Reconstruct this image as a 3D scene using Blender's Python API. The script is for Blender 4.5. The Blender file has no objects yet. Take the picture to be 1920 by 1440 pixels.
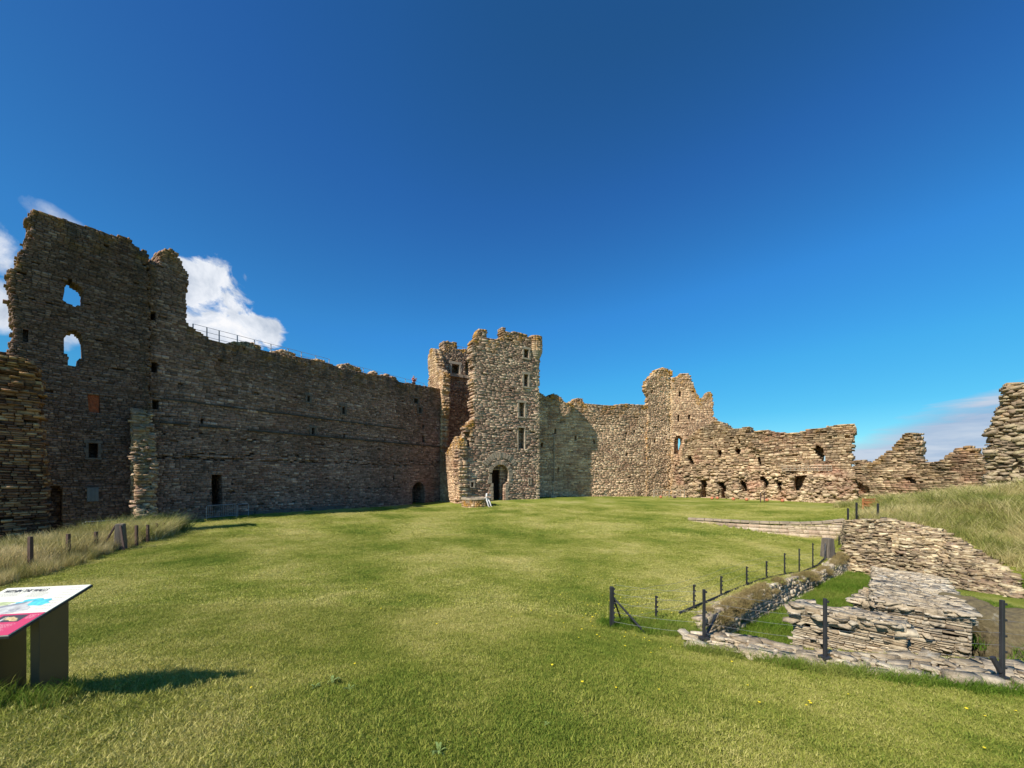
import bpy, math, random
import numpy as np
from mathutils import Vector
F=720.0; HZ=895.0; CX=960.0
SC=bpy.context.scene; COL=SC.collection
random.seed(5)
rad=math.radians
SUN_A=43.0; SUN_E=43.5
# ------------------------------------------------------------------ noise
def _h(ix,iy,s):
    n=(ix.astype(np.int64)*374761393+iy.astype(np.int64)*668265263+s*1442695041)&0x7fffffff
    n=((n^(n>>13))*1274126177)&0x7fffffff
    return ((n^(n>>16))&0xffff)/65535.0*2-1
def vn(x,y,s=0):
    x=np.asarray(x,float);y=np.asarray(y,float)
    ix=np.floor(x);iy=np.floor(y);fx=x-ix;fy=y-iy
    fx=fx*fx*(3-2*fx);fy=fy*fy*(3-2*fy)
    a=_h(ix,iy,s);b=_h(ix+1,iy,s);c=_h(ix,iy+1,s);d=_h(ix+1,iy+1,s)
    return (a*(1-fx)+b*fx)*(1-fy)+(c*(1-fx)+d*fx)*fy
def fbm(x,y,s=0):
    return vn(x,y,s)*.6+vn(x*2.1+7,y*2.1+3,s+1)*.28+vn(x*4.3,y*4.3,s+2)*.15
def sstep(t): t=np.clip(t,0,1); return t*t*(3-2*t)
def inpoly(x,y,poly):
    c=np.zeros(x.shape,bool);n=len(poly)
    for i in range(n):
        x1,y1=poly[i];x2,y2=poly[(i+1)%n]
        if y1==y2: continue
        m=(y1>y)!=(y2>y)
        c^=m&(x<(x2-x1)*(y-y1)/(y2-y1)+x1)
    return c
def pdist(x,y,poly):
    d=np.full(x.shape,1e9);n=len(poly)
    for i in range(n):
        ax,ay=poly[i];bx,by=poly[(i+1)%n]
        dx,dy=bx-ax,by-ay;L=dx*dx+dy*dy+1e-9
        t=np.clip(((x-ax)*dx+(y-ay)*dy)/L,0,1)
        d=np.minimum(d,np.hypot(x-ax-t*dx,y-ay-t*dy))
    return d
# ------------------------------------------------------------------ object helpers
def tag(o,label=None,cat=None,group=None,kind=None):
    if label:o['label']=label
    if cat:o['category']=cat
    if group:o['group']=group
    if kind:o['kind']=kind
    return o
def empty(name,loc,label,cat,group=None,rz=0):
    o=bpy.data.objects.new(name,None);COL.objects.link(o);o.location=loc;o.rotation_euler=(0,0,rz)
    o.empty_display_size=.2
    return tag(o,label,cat,group)
def mk(name,V,Q,mat,parent=None,attrs=None,smooth=False,link=True,loc=None):
    """V (n,3) in world coordinates; Q (m,4) or (m,3) or list of faces"""
    V=np.asarray(V,float).reshape(-1,3)
    if parent is not None: V=V-np.array(parent.location)
    elif loc is not None: V=V-np.array(loc)
    me=bpy.data.meshes.new(name)
    if isinstance(Q,np.ndarray):
        k=Q.shape[1]
        me.vertices.add(len(V));me.vertices.foreach_set('co',V.ravel())
        me.loops.add(Q.size);me.loops.foreach_set('vertex_index',Q.ravel().astype(np.int32))
        me.polygons.add(len(Q));me.polygons.foreach_set('loop_start',np.arange(0,Q.size,k,dtype=np.int32))
        me.update(calc_edges=True)
    else:
        me.from_pydata([tuple(v) for v in V],[],[tuple(q) for q in Q]);me.update()
    for k2,a in (attrs or {}).items():
        at=me.attributes.new(k2,'FLOAT','POINT');at.data.foreach_set('value',np.asarray(a,np.float32))
    if mat: me.materials.append(mat)
    if smooth: me.polygons.foreach_set('use_smooth',[True]*len(me.polygons))
    o=bpy.data.objects.new(name,me)
    if link: COL.objects.link(o)
    if parent is not None:o.parent=parent
    elif loc is not None:o.location=loc
    return o
class MB:
    def __init__(s): s.V=[];s.Q=[];s.n=0
    def add(s,V,Q):
        s.V+= [tuple(v) for v in V]; s.Q+=[tuple(i+s.n for i in q) for q in Q]; s.n+=len(V); return s
    def box(s,c,d,rz=0,tilt=None,taper=1.0):
        cx,cy,cz=c;dx,dy,dz=[t/2 for t in d];V=[]
        for z in(-1,1):
            k=1 if z<0 else taper
            for x,y in((-1,-1),(1,-1),(1,1),(-1,1)):
                px,py=x*dx*k,y*dy*k
                V.append((cx+px*math.cos(rz)-py*math.sin(rz),cy+px*math.sin(rz)+py*math.cos(rz),cz+z*dz))
        return s.add(V,[(3,2,1,0),(4,5,6,7),(0,1,5,4),(1,2,6,5),(2,3,7,6),(3,0,4,7)])
    def tube(s,pts,r,n=6,cap=True):
        pts=[Vector(p) for p in pts];rs=r if isinstance(r,(list,tuple)) else [r]*len(pts)
        V=[];m=len(pts)
        for i,p in enumerate(pts):
            t=(pts[min(i+1,m-1)]-pts[max(i-1,0)]).normalized()
            a=t.cross(Vector((0,0,1)) if abs(t.z)<.9 else Vector((1,0,0))).normalized();b=t.cross(a)
            for k in range(n):
                w=2*math.pi*k/n;V.append(p+a*math.cos(w)*rs[i]+b*math.sin(w)*rs[i])
        Q=[(i*n+k,i*n+(k+1)%n,(i+1)*n+(k+1)%n,(i+1)*n+k) for i in range(m-1) for k in range(n)]
        if cap:Q+=[tuple(range(n))[::-1],tuple(range((m-1)*n,m*n))]
        return s.add(V,Q)
    def lathe(s,c,prof,n=24):
        V=[];m=len(prof)
        for r,z in prof:
            for k in range(n):
                w=2*math.pi*k/n;V.append((c[0]+r*math.cos(w),c[1]+r*math.sin(w),c[2]+z))
        Q=[(i*n+k,i*n+(k+1)%n,(i+1)*n+(k+1)%n,(i+1)*n+k) for i in range(m-1) for k in range(n)]
        Q+=[tuple(range(n))[::-1],tuple(range((m-1)*n,m*n))]
        return s.add(V,Q)
    def build(s,name,mat,parent=None,smooth=False,bevel=0,loc=None):
        o=mk(name,s.V,s.Q,mat,parent,smooth=smooth,loc=loc)
        if bevel:
            b=o.modifiers.new('bevel','BEVEL');b.width=bevel;b.segments=2;b.limit_method='ANGLE'
        return o
# ------------------------------------------------------------------ materials
def newmat(name):
    m=bpy.data.materials.new(name);m.use_nodes=True;nt=m.node_tree;b=nt.nodes['Principled BSDF']
    return m,nt,b
def N(nt,t,**kw):
    n=nt.nodes.new(t)
    for k,v in kw.items():
        if k.startswith('i_'): n.inputs[int(k[2:]) if k[2:].isdigit() else k[2:].replace('_',' ')].default_value=v
        else: setattr(n,k,v)
    return n
def ramp(nt,stops,inp,interp='LINEAR'):
    r=nt.nodes.new('ShaderNodeValToRGB');e=r.color_ramp.elements;r.color_ramp.interpolation=interp
    while len(e)>1:e.remove(e[-1])
    for i,(p,c) in enumerate(stops):
        x=e[0] if i==0 else e.new(p)
        x.position=p;x.color=(*c,1) if len(c)==3 else c
    nt.links.new(inp,r.inputs[0]);return r.outputs[0]
def mixc(nt,a,b,f,mode='MIX'):
    m=nt.nodes.new('ShaderNodeMix');m.data_type='RGBA';m.blend_type=mode
    for k,v in((6,a),(7,b),(0,f)):
        if isinstance(v,(int,float)): m.inputs[k].default_value=v
        elif isinstance(v,tuple): m.inputs[k].default_value=(*v,1) if len(v)==3 else v
        else: nt.links.new(v,m.inputs[k])
    return m.outputs[2]
def math_(nt,op,a,b=0.0,c=None,clamp=False):
    m=nt.nodes.new('ShaderNodeMath');m.operation=op;m.use_clamp=clamp
    for k,v in enumerate((a,b) if c is None else (a,b,c)):
        if isinstance(v,(int,float)): m.inputs[k].default_value=v
        else: nt.links.new(v,m.inputs[k])
    return m.outputs[0]
def wpos(nt,scale=(1,1,1)):
    g=nt.nodes.new('ShaderNodeNewGeometry')
    if scale==(1,1,1):return g.outputs['Position']
    v=nt.nodes.new('ShaderNodeVectorMath');v.operation='MULTIPLY';v.inputs[1].default_value=scale
    nt.links.new(g.outputs['Position'],v.inputs[0]);return v.outputs[0]
def noise(nt,scale,detail=3,rough=.6,vec=None,dist=0.0):
    n=nt.nodes.new('ShaderNodeTexNoise');n.inputs['Scale'].default_value=scale;n.inputs['Detail'].default_value=detail
    n.inputs['Roughness'].default_value=rough;n.inputs['Distortion'].default_value=dist
    nt.links.new(vec if vec is not None else wpos(nt),n.inputs['Vector']);return n.outputs['Fac']
def stone_mat(name,pal,red=.35,lich=.6,white=.3,stain=.4,gain=1.0,redcol=(.30,.15,.10),fine=1.0,spk=5.0,whitecol=(.46,.43,.36),black=0.0):
    m,nt,b=newmat(name)
    at=N(nt,'ShaderNodeAttribute',attribute_name='rnd').outputs['Fac']
    ed=N(nt,'ShaderNodeAttribute',attribute_name='edge').outputs['Fac']
    c=ramp(nt,[(i/(len(pal)-1),tuple(k*gain for k in p)) for i,p in enumerate(pal)],at)
    rf=ramp(nt,[(.52,(0,0,0)),(.68,(1,1,1))],noise(nt,.33,3,.6))
    c=mixc(nt,c,redcol,math_(nt,'MULTIPLY',rf,red))
    big=ramp(nt,[(.3,(.70,.70,.70)),(.7,(1.25,1.25,1.25))],noise(nt,.22,4,.6))
    c=mixc(nt,c,big,1.0,'MULTIPLY')
    f=ramp(nt,[(.25,(.62,.62,.62)),(.75,(1.35,1.35,1.35))],noise(nt,7*fine,5,.7))
    c=mixc(nt,c,f,1.0,'MULTIPLY')
    wf=ramp(nt,[(.60,(0,0,0)),(.70,(1,1,1))],noise(nt,spk,4,.65))
    c=mixc(nt,c,whitecol,math_(nt,'MULTIPLY',wf,white))
    if black:
        c=mixc(nt,c,(.07,.058,.048),math_(nt,'MULTIPLY',ramp(nt,[(.53,(0,0,0)),(.62,(1,1,1))],noise(nt,3.2,6,.75)),black))
    # dark weather staining that runs down from the wall head
    sn=noise(nt,1.0,3,.6,wpos(nt,(2.2,2.2,.12)))
    sf=math_(nt,'MULTIPLY',ramp(nt,[(.38,(0,0,0)),(.62,(1,1,1))],sn),math_(nt,'MULTIPLY',ed,stain))
    c=mixc(nt,c,(.055,.055,.05),sf)
    ln=ramp(nt,[(.45,(0,0,0)),(.6,(1,1,1))],noise(nt,1.1,4,.7))
    lf=math_(nt,'MULTIPLY',math_(nt,'MULTIPLY',ln,math_(nt,'POWER',ed,2.0)),lich)
    lc=ramp(nt,[(.35,(.24,.145,.045)),(.55,(.52,.26,.03))],noise(nt,2.3,3,.6))
    c=mixc(nt,c,lc,lf)
    nt.links.new(c,b.inputs['Base Color']);b.inputs['Roughness'].default_value=.95;b.inputs['Specular IOR Level'].default_value=.15
    bp=N(nt,'ShaderNodeBump');bp.inputs['Strength'].default_value=.8;bp.inputs['Distance'].default_value=.05/fine**.5
    nt.links.new(noise(nt,9*fine,6,.7),bp.inputs['Height']);nt.links.new(bp.outputs[0],b.inputs['Normal'])
    return m
def plain(name,col,rough=.7,metal=0,var=.25,scale=6,bump=0.0,stretch=(1,1,1)):
    m,nt,b=newmat(name)
    f=ramp(nt,[(.3,(1-var,)*3),(.7,(1+var,)*3)],noise(nt,scale,4,.6,wpos(nt,stretch)))
    nt.links.new(mixc(nt,col,f,1.0,'MULTIPLY'),b.inputs['Base Color'])
    b.inputs['Roughness'].default_value=rough;b.inputs['Metallic'].default_value=metal
    if bump:
        bp=N(nt,'ShaderNodeBump');bp.inputs['Strength'].default_value=bump;bp.inputs['Distance'].default_value=.01
        nt.links.new(noise(nt,scale*3,4,.6,wpos(nt,stretch)),bp.inputs['Height']);nt.links.new(bp.outputs[0],b.inputs['Normal'])
    return m
def grass_mat(name,a,bb,c3,trans=.25,sc=1.0):
    """a = green, bb = yellow green, c3 = dry straw; patches by world position, blades by attribute"""
    m,nt,b=newmat(name)
    at=N(nt,'ShaderNodeAttribute',attribute_name='rnd').outputs['Fac']
    n1=noise(nt,.28*sc,4,.6);n2=noise(nt,1.6*sc,3,.6)
    k=math_(nt,'ADD',math_(nt,'MULTIPLY_ADD',n1,1.25,-.25),math_(nt,'ADD',math_(nt,'MULTIPLY',n2,.35),math_(nt,'MULTIPLY',at,.34)))
    mw=N(nt,'ShaderNodeTexWave');mw.inputs['Scale'].default_value=.16;mw.inputs['Distortion'].default_value=2.5;mw.inputs['Detail'].default_value=2;mw.bands_direction='DIAGONAL';nt.links.new(wpos(nt),mw.inputs['Vector']);k=math_(nt,'ADD',k,math_(nt,'MULTIPLY_ADD',mw.outputs['Fac'],.07,-.035))
    c=ramp(nt,[(.42,a),(.66,bb),(.92,c3)],k)
    nt.links.new(c,b.inputs['Base Color']);b.inputs['Roughness'].default_value=.75;b.inputs['Specular IOR Level'].default_value=.1
    if trans:
        t=N(nt,'ShaderNodeBsdfTranslucent');nt.links.new(c,t.inputs[0])
        ms=N(nt,'ShaderNodeMixShader');ms.inputs[0].default_value=trans
        nt.links.new(b.outputs[0],ms.inputs[1]);nt.links.new(t.outputs[0],ms.inputs[2])
        nt.links.new(ms.outputs[0],nt.nodes['Material Output'].inputs[0])
    return m
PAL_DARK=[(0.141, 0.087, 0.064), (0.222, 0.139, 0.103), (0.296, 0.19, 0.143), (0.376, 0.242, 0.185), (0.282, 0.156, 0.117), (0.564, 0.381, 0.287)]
PAL_TOWER=[(0.187, 0.121, 0.082), (0.297, 0.201, 0.138), (0.407, 0.287, 0.195), (0.297, 0.187, 0.13), (0.495, 0.352, 0.234), (0.616, 0.463, 0.311)]
PAL_WARM=[(0.283, 0.179, 0.109), (0.431, 0.287, 0.175), (0.544, 0.375, 0.228), (0.408, 0.261, 0.162), (0.623, 0.441, 0.272), (0.725, 0.534, 0.334)]
PAL_RANGE=[(0.2, 0.138, 0.087), (0.367, 0.261, 0.154), (0.512, 0.369, 0.222), (0.322, 0.205, 0.127), (0.579, 0.431, 0.263), (0.69, 0.523, 0.327)]
PAL_PIT=[(0.213, 0.156, 0.097), (0.337, 0.252, 0.148), (0.449, 0.336, 0.199), (0.274, 0.184, 0.119), (0.549, 0.436, 0.263), (0.687, 0.571, 0.363)]
PAL_RET=[(0.42, 0.314, 0.211), (0.5, 0.389, 0.273), (0.56, 0.437, 0.308), (0.46, 0.323, 0.229), (0.6, 0.494, 0.361)]
M={}
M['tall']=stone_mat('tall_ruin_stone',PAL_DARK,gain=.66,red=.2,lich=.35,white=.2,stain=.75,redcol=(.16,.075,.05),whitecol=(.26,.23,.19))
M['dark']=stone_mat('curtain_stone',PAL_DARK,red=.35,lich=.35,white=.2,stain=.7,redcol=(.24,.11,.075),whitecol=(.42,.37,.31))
M['tower']=stone_mat('tower_stone',PAL_TOWER,gain=1.12,red=.45,lich=.9,white=.25,stain=.35)
M['warm']=stone_mat('warm_stone',PAL_WARM,gain=1.22,red=.5,lich=.75,white=.22,stain=.55,redcol=(.40,.20,.12))
M['gold']=stone_mat('lichened_stone',PAL_WARM,gain=1.2,red=.1,lich=1.3,white=.25,stain=.3,redcol=(.40,.20,.12))
M['range']=stone_mat('rubble_stone',PAL_RANGE,red=.55,lich=.3,white=.3,stain=.45,redcol=(.42,.20,.13))
M['left']=stone_mat('left_ruin_stone',[(.09,.042,.028),(.17,.083,.052),(.25,.125,.075),(.36,.195,.105),(.52,.33,.18)],red=.7,lich=.25,whitecol=(.52,.34,.21),white=.3,stain=.0,redcol=(.42,.16,.06))
M['pit']=stone_mat('pit_stone',PAL_PIT,black=.7,red=.25,lich=.15,white=.75,stain=.2,fine=2.2,redcol=(.24,.16,.12),spk=8)
M['pale']=stone_mat('pale_pit_stone',black=.4,pal=[(.34,.26,.17),(.52,.42,.28),(.64,.53,.365),(.42,.33,.22),(.74,.63,.46)],red=.1,lich=.1,white=.8,stain=.1,fine=2.2,spk=7.0)
M['ret']=stone_mat('repointed_stone',PAL_RET,red=.2,lich=0,white=.3,stain=.0,fine=2.0,redcol=(.45,.30,.22))
M['slab']=stone_mat('slab_stone',[(.20,.145,.095),(.32,.24,.16),(.44,.34,.22),(.36,.29,.16),(.52,.42,.28)],red=.25,lich=.5,white=.2,stain=.2,redcol=(.40,.24,.16))
M['frame']=plain('dressed_stone',(.38,.30,.21),.95,var=.25,scale=4,bump=.4)
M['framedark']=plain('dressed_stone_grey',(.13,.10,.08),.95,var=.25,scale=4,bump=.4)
M['ledge']=plain('shadow_dark_ledge',(.06,.048,.04),.95,var=.5,scale=1.5,bump=.4)  # colour darkened so the string courses read as shadow lines
M['arch']=plain('arch_stone',(.36,.275,.19),.95,var=.3,scale=2.5,bump=.4)
M['steel']=plain('galvanised_steel',(.30,.31,.33),.5,.6,.15)
M['black']=plain('black_post_wood',(.022,.022,.024),.6,0,.5,12,.5,(1,1,.15))
M['wood']=plain('weathered_wood',(.13,.105,.08),.9,0,.45,9,.7,(2,2,.15))
M['bench']=plain('orange_wood',(.38,.15,.05),.7,0,.25,8,.3)
M['darkwood']=plain('dark_wood',(.09,.05,.035),.8,0,.25,8,.3)
M['terracotta']=plain('terracotta',(.50,.17,.08),.8,0,.2,8,.2)
M['brick']=plain('red_brick',(.42,.10,.035),.95,0,.3,5,.4)
M['shutter']=plain('grey_board',(.13,.135,.14),.8,0,.1,3)
M['wire']=plain('wire_steel',(.25,.25,.25),.5,.5,.05)
M['bronze']=plain('bronze_leg',(.085,.066,.048),.42,.3,.12,2)
M['soil']=plain('bare_soil',(.20,.15,.09),1,0,.3,6,.5)

# ------------------------------------------------------------------ terrain
CP=[(0,0,-1.75),(0,2.5,-1.88),(-3.7,3.0,-1.72),(-3.8,3.3,-1.80),(-2.9,4.2,-2.17),(-3,-4,-1.7),(4,-4,-2.0),(3,2.5,-2.15),(6.2,4.6,-2.64),
(4.8,5.2,-2.66),(3.4,5.8,-2.68),(3.5,7.7,-2.86),(1.8,6.9,-2.7),(0,6,-2.42),(0,10,-2.72),(0,20,-2.85),(0,30,-2.82),(-6,35,-2.80),(-3,39,-2.5),(0,41,-2.42),(4,46,-2.38),
(-8,43,-2.68),(-20,26,-2.72),(-24,20,-2.95),(-10,20,-2.85),(-12,10.5,-2.72),(-6,6,-2.35),(-5,10,-2.62),(-8,3.5,-2.3),(-14,8,-2.65),(-19,15,-2.9),(8,20,-2.85),
(10,30,-2.78),(20,50,-2.64),(30,45,-2.64),(35,38,-2.7),(20,35,-2.7),(20,27,-2.62),(17,21.5,-2.64),(12,25,-2.72),(20.5,23,-2.35),(22,20,-1.45),(22,14.5,-1.5),(27,24,-1.5),(30,30,-2.3),
(17.9,18.6,-2.15),(19.2,16.9,-2.25),(19.2,14.8,-2.9),(18.5,12.8,-3.35),(17.3,9.3,-3.1),(15.2,18.9,-2.45),(20,10.5,-2.2),(20,8,-1.4),(15,5.5,-2.7),(10,4.5,-2.5),(24,14,-.6),(30,18,-.9),(9,0,-2.6),(8,14,-2.9),(60,60,-2.7),(-60,60,-2.8),(-40,0,-2.8),(40,0,-2.2)]
_cx=np.array([c[0] for c in CP],float);_cy=np.array([c[1] for c in CP],float);_cz=np.array([c[2] for c in CP],float)
def _U(r2): return .5*r2*np.log(r2+1e-9)
def _fit():
    n=len(CP);R=(_cx[:,None]-_cx)**2+(_cy[:,None]-_cy)**2
    A=np.zeros((n+3,n+3));A[:n,:n]=_U(R)+np.eye(n)*.25;P=np.c_[np.ones(n),_cx,_cy];A[:n,n:]=P;A[n:,:n]=P.T
    return np.linalg.solve(A,np.r_[_cz,0,0,0])
_w=_fit()
RA=(11.1,24.2);RB=(17.6,20.3)
PIT=[(3.15,6.75),(3.7,7.9),(14.8,17.3),(16.0,18.35),(17.2,17.7),(18.35,16.5),(18.2,14.8),(17.5,13.0),(16.3,9.5),(13.6,6.2),(7.4,5.55),(4.9,6.1)]
def base_g(x,y):
    x=np.asarray(x,float);y=np.asarray(y,float);sh=x.shape;xf=x.ravel();yf=y.ravel()
    xc=np.clip(xf,-60,60);yc=np.clip(yf,-8,60)
    z=_w[-3]+_w[-2]*xc+_w[-1]*yc
    for i in range(len(CP)): z=z+_w[i]*_U((xc-_cx[i])**2+(yc-_cy[i])**2)
    far=sstep((np.hypot(xf,yf)-50)/25);z=z*(1-far)-2.75*far
    z=z+.035*fbm(xf*.35,yf*.35,3)+.012*fbm(xf*1.7,yf*1.7,5)
    return z.reshape(sh)
def ground(x,y):
    x=np.asarray(x,float);y=np.asarray(y,float)
    z=base_g(x,y)
    dx,dy=RB[0]-RA[0],RB[1]-RA[1];L=math.hypot(dx,dy);dx/=L;dy/=L
    s=((x-RA[0])*dx+(y-RA[1])*dy)/L
    q=((x-RA[0])*dy-(y-RA[1])*dx)   # positive on the camera side
    D=.95*np.clip(s,0,1)*(1-sstep((q-5)/11))*(1-sstep((s-1.02)/.12))
    z=z-np.where(q>0,D,0)
    ins=inpoly(x,y,PIT);d=pdist(x,y,PIT)
    fl=-3.42-.062*np.clip(y-6.5,0,12)-.02*np.clip(x-5,0,10)+.05*fbm(x*.8,y*.8,9)
    return np.where(ins,z+(fl-z)*sstep(d/.3),z)
def gz(x,y): return float(ground(np.array([x]),np.array([y]))[0])
def at(px,Y): return (px-CX)/F*Y
def zat(py,Y): return (HZ-py)/F*Y
def gp(px,py,c=-2.7):
    """ground point seen at pixel"""
    Y=-c*F/(py-HZ)
    for _ in range(12):
        g=gz(at(px,Y),Y);Y=.5*Y+.5*(-g*F/(py-HZ))
    return at(px,Y),Y,gz(at(px,Y),Y)
def build_ground():
    def axis(a,b,step,lo,hi):
        c=list(np.arange(a,b,step));x=c[-1];s=step
        while x<hi: s*=1.12;s=min(s,60);x+=s;c.append(x)
        x=a;s=step;L=[]
        while x>lo: s*=1.12;s=min(s,60);x-=s;L.append(x)
        return np.array(L[::-1]+c)
    xs=axis(-9,19.5,.11,-900,900);ys=axis(1.5,22,.11,-60,1500)
    X,Y=np.meshgrid(xs,ys);Z=ground(X,Y)
    V=np.c_[X.ravel(),Y.ravel(),Z.ravel()];nx=len(xs);ny=len(ys)
    i=np.arange((nx-1)*(ny-1));r=i//(nx-1);c=i%(nx-1);a=r*nx+c
    Q=np.c_[a,a+1,a+1+nx,a+nx]
    m,nt,b=newmat('turf_ground')
    n1=noise(nt,.28,4,.6);n2=noise(nt,1.6,3,.6);n3=noise(nt,26,4,.75)
    mow=noise(nt,1.0,2,.5,wpos(nt,(.12,.9,1)))
    k=math_(nt,'ADD',math_(nt,'ADD',math_(nt,'MULTIPLY_ADD',n1,1.25,-.25),math_(nt,'MULTIPLY',n2,.30)),math_(nt,'ADD',math_(nt,'MULTIPLY',n3,.25),math_(nt,'MULTIPLY',mow,.18)))
    c=ramp(nt,[(.50,(.105,.155,.02)),(.74,(.245,.26,.045)),(.98,(.40,.36,.12))],k)
    f=ramp(nt,[(.3,(.55,.6,.6)),(.6,(1.1,1.1,1.1))],n3)
    c=mixc(nt,c,f,.8,'MULTIPLY')
    nt.links.new(c,b.inputs['Base Color']);b.inputs['Roughness'].default_value=1;b.inputs['Specular IOR Level'].default_value=.05
    bp=N(nt,'ShaderNodeBump');bp.inputs['Strength'].default_value=.9;bp.inputs['Distance'].default_value=.06
    nt.links.new(noise(nt,14,5,.8),bp.inputs['Height']);nt.links.new(bp.outputs[0],b.inputs['Normal'])
    o=mk('ground',V,Q,m,smooth=True);tag(o,kind='structure')
build_ground()

# ------------------------------------------------------------------ masonry
class Wall:
    """vertical wall plane through A running along d (to the right seen from the camera); converts pixels of the photo into wall coordinates"""
    def __init__(s,A,B=None,d=None,off=0):
        if d is None: d=(B[0]-A[0],B[1]-A[1])
        L=math.hypot(*d);s.d=(d[0]/L,d[1]/L);s.n=(s.d[1],-s.d[0]);s.A=(A[0]+s.n[0]*off,A[1]+s.n[1]*off)
        s.len=L
    def u(s,px):
        r=(px-CX)/F;return (r*s.A[1]-s.A[0])/(s.d[0]-r*s.d[1])
    def uz(s,px,py):
        u=s.u(px);return (u,zat(py,s.A[1]+s.d[1]*u))
    def poly(s,pts): return [s.uz(*p) for p in pts]
    def rect(s,x0,y0,x1,y1):
        c=(x0+x1)/2;cy=(y0+y1)/2;u0,u1=s.u(x0),s.u(x1);Y=s.A[1]+s.d[1]*s.u(c);z0,z1=zat(y1,Y),zat(y0,Y)
        return [(u0,z0),(u1,z0),(u1,z1),(u0,z1)]
    def P(s,u,z,v=0): return (s.A[0]+s.d[0]*u-s.n[0]*v,s.A[1]+s.d[1]*u-s.n[1]*v,z)
    def map(s,u,z,v):
        return np.stack([s.A[0]+s.d[0]*u-s.n[0]*v,s.A[1]+s.d[1]*u-s.n[1]*v,z],-1)
def crossings(poly,z):
    out=[];n=len(poly)
    for i in range(n):
        (x1,y1),(x2,y2)=poly[i],poly[(i+1)%n]
        if (y1>z)!=(y2>z): out.append((x2-x1)*(z-y1)/(y2-y1)+x1)
    return out
def stones(outline,holes,T,mapf,sw=(.3,.75),sh=(.16,.3),prot=.05,jd=.05,lump=.08,ls=.5,miss=.008,seed=0,warp=.06,ragged=.08,split=.25,quoins=(),snap=True,inset=.02,putlog=None,back=True,seg=.045):
    R=np.random.RandomState(seed+11)
    zs=[p[1] for p in outline];z0,z1=min(zs),max(zs)
    zb=[z0]
    while zb[-1]<z1: zb.append(zb[-1]+R.uniform(*sh))
    if snap:
        for h,dp in holes:
            for t in (min(p[1] for p in h),max(p[1] for p in h)):
                k=int(np.argmin([abs(b-t) for b in zb]));zb[k]=t
        zb=sorted(set(zb))
    cells=[]
    allu=[p[0] for p in outline];U0,U1=min(allu),max(allu)
    for k in range(len(zb)-1):
        a,b=zb[k],zb[k+1]
        if b-a<.02: continue
        zm=(a+b)/2
        cr=[c+R.uniform(-ragged,ragged) for c in crossings(outline,zm)]
        for h,dp in holes: cr+=crossings(h,zm)
        w=R.uniform(sw[0],sw[1],int((U1-U0)/sw[0])+4)
        br=U0-R.uniform(0,sw[1])+np.cumsum(w)-w[0];br=br[br<U1+.1]
        if cr:
            ca=np.array(cr);br=br[np.min(np.abs(br[:,None]-ca),1)>sw[0]*.4]
            br=np.sort(np.r_[br,ca])
        for u0,u1 in zip(br[:-1],br[1:]):
            if u1-u0<.015: continue
            if R.rand()<split and b-a>sh[0]*1.1:
                m=a+(b-a)*R.uniform(.35,.65);cells.append((u0,u1,a,m));cells.append((u0,u1,m,b))
            else: cells.append((u0,u1,a,b))
    C=np.array(cells);uc=(C[:,0]+C[:,1])/2;zc=(C[:,2]+C[:,3])/2
    keep=inpoly(uc,zc,outline);v0=np.zeros(len(C))
    for h,dp in holes:
        i=inpoly(uc,zc,h)
        if dp is None: keep&=~i
        else: v0[i]=min(dp,T-.35)
    C=C[keep];uc=uc[keep];zc=zc[keep];v0=v0[keep];n=len(C)
    mm=(R.rand(n)<miss)&(v0==0);v0[mm]=R.uniform(.12,.4,mm.sum())
    if putlog:
        for zp,ph in putlog:
            pm=(np.abs(zc-zp)<.13)&(v0==0)&(R.rand(n)<ph);v0[pm]=.35
    edge=np.zeros(n)
    for dz,val in((2.6,.33),(1.4,.66),(.6,1.0)):
        o=~inpoly(uc,zc+dz,outline);edge[o]=val
    for dxx in(-.35,.35):
        o=~inpoly(uc+dxx,zc,outline);edge[o]=np.maximum(edge[o],.55)
    rnd=R.rand(n);ve=np.full(n,float(T))
    if seg and T>.6:
        hw=(C[:,1]-C[:,0])/2+.07;fl=np.zeros(n,bool);nh=np.zeros(n,bool)
        for sg in(-1,1):
            fl|=~inpoly(uc+sg*hw,zc,outline)
            for h,dp in holes: nh|=inpoly(uc+sg*hw,zc,h)
        for h,dp in holes: nh|=inpoly(uc,zc+.16,h)|inpoly(uc,zc-.16,h)
        hh=(C[:,3]-C[:,2])/2+.05
        fl|=~inpoly(uc,zc+hh,outline);fl|=nh;fl&=(v0==0)
        ve[fl]=R.uniform(.22,.5,fl.sum());cur=np.where(fl)[0];cv=ve[cur].copy();X_=[];
        while len(cur):
            nv=np.minimum(cv+R.uniform(.22,.6,len(cur)),T);nv=np.where(T-nv<.12,T,nv)
            k_=np.where(nh[cur],.12,1.0)[:,None];j=np.abs(R.normal(0,seg,(len(cur),2)))*np.array([-1,1])*k_;jz=np.abs(R.normal(0,.015,(len(cur),2)))*np.array([-1,1])*k_
            Cn=C[cur]+np.c_[j,jz];X_.append((Cn,cv-.01,nv,R.rand(len(cur)),edge[cur]))
            m_=nv<T;cur=cur[m_];cv=nv[m_]
        if X_:
            C=np.r_[C]; C=np.concatenate([C]+[x[0] for x in X_]);v0=np.concatenate([v0]+[x[1] for x in X_]);ve=np.concatenate([ve]+[x[2] for x in X_])
            rnd=np.concatenate([rnd]+[x[3] for x in X_]);edge=np.concatenate([edge]+[x[4] for x in X_]);core=np.r_[np.zeros(n),np.ones(len(C)-n)];n=len(C)
            uc=(C[:,0]+C[:,1])/2
        else: core=np.zeros(n)
    else: core=np.zeros(n)
    for q in quoins:
        i=np.abs(uc-q)<.35;rnd[i]=.75+.25*rnd[i]
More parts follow.
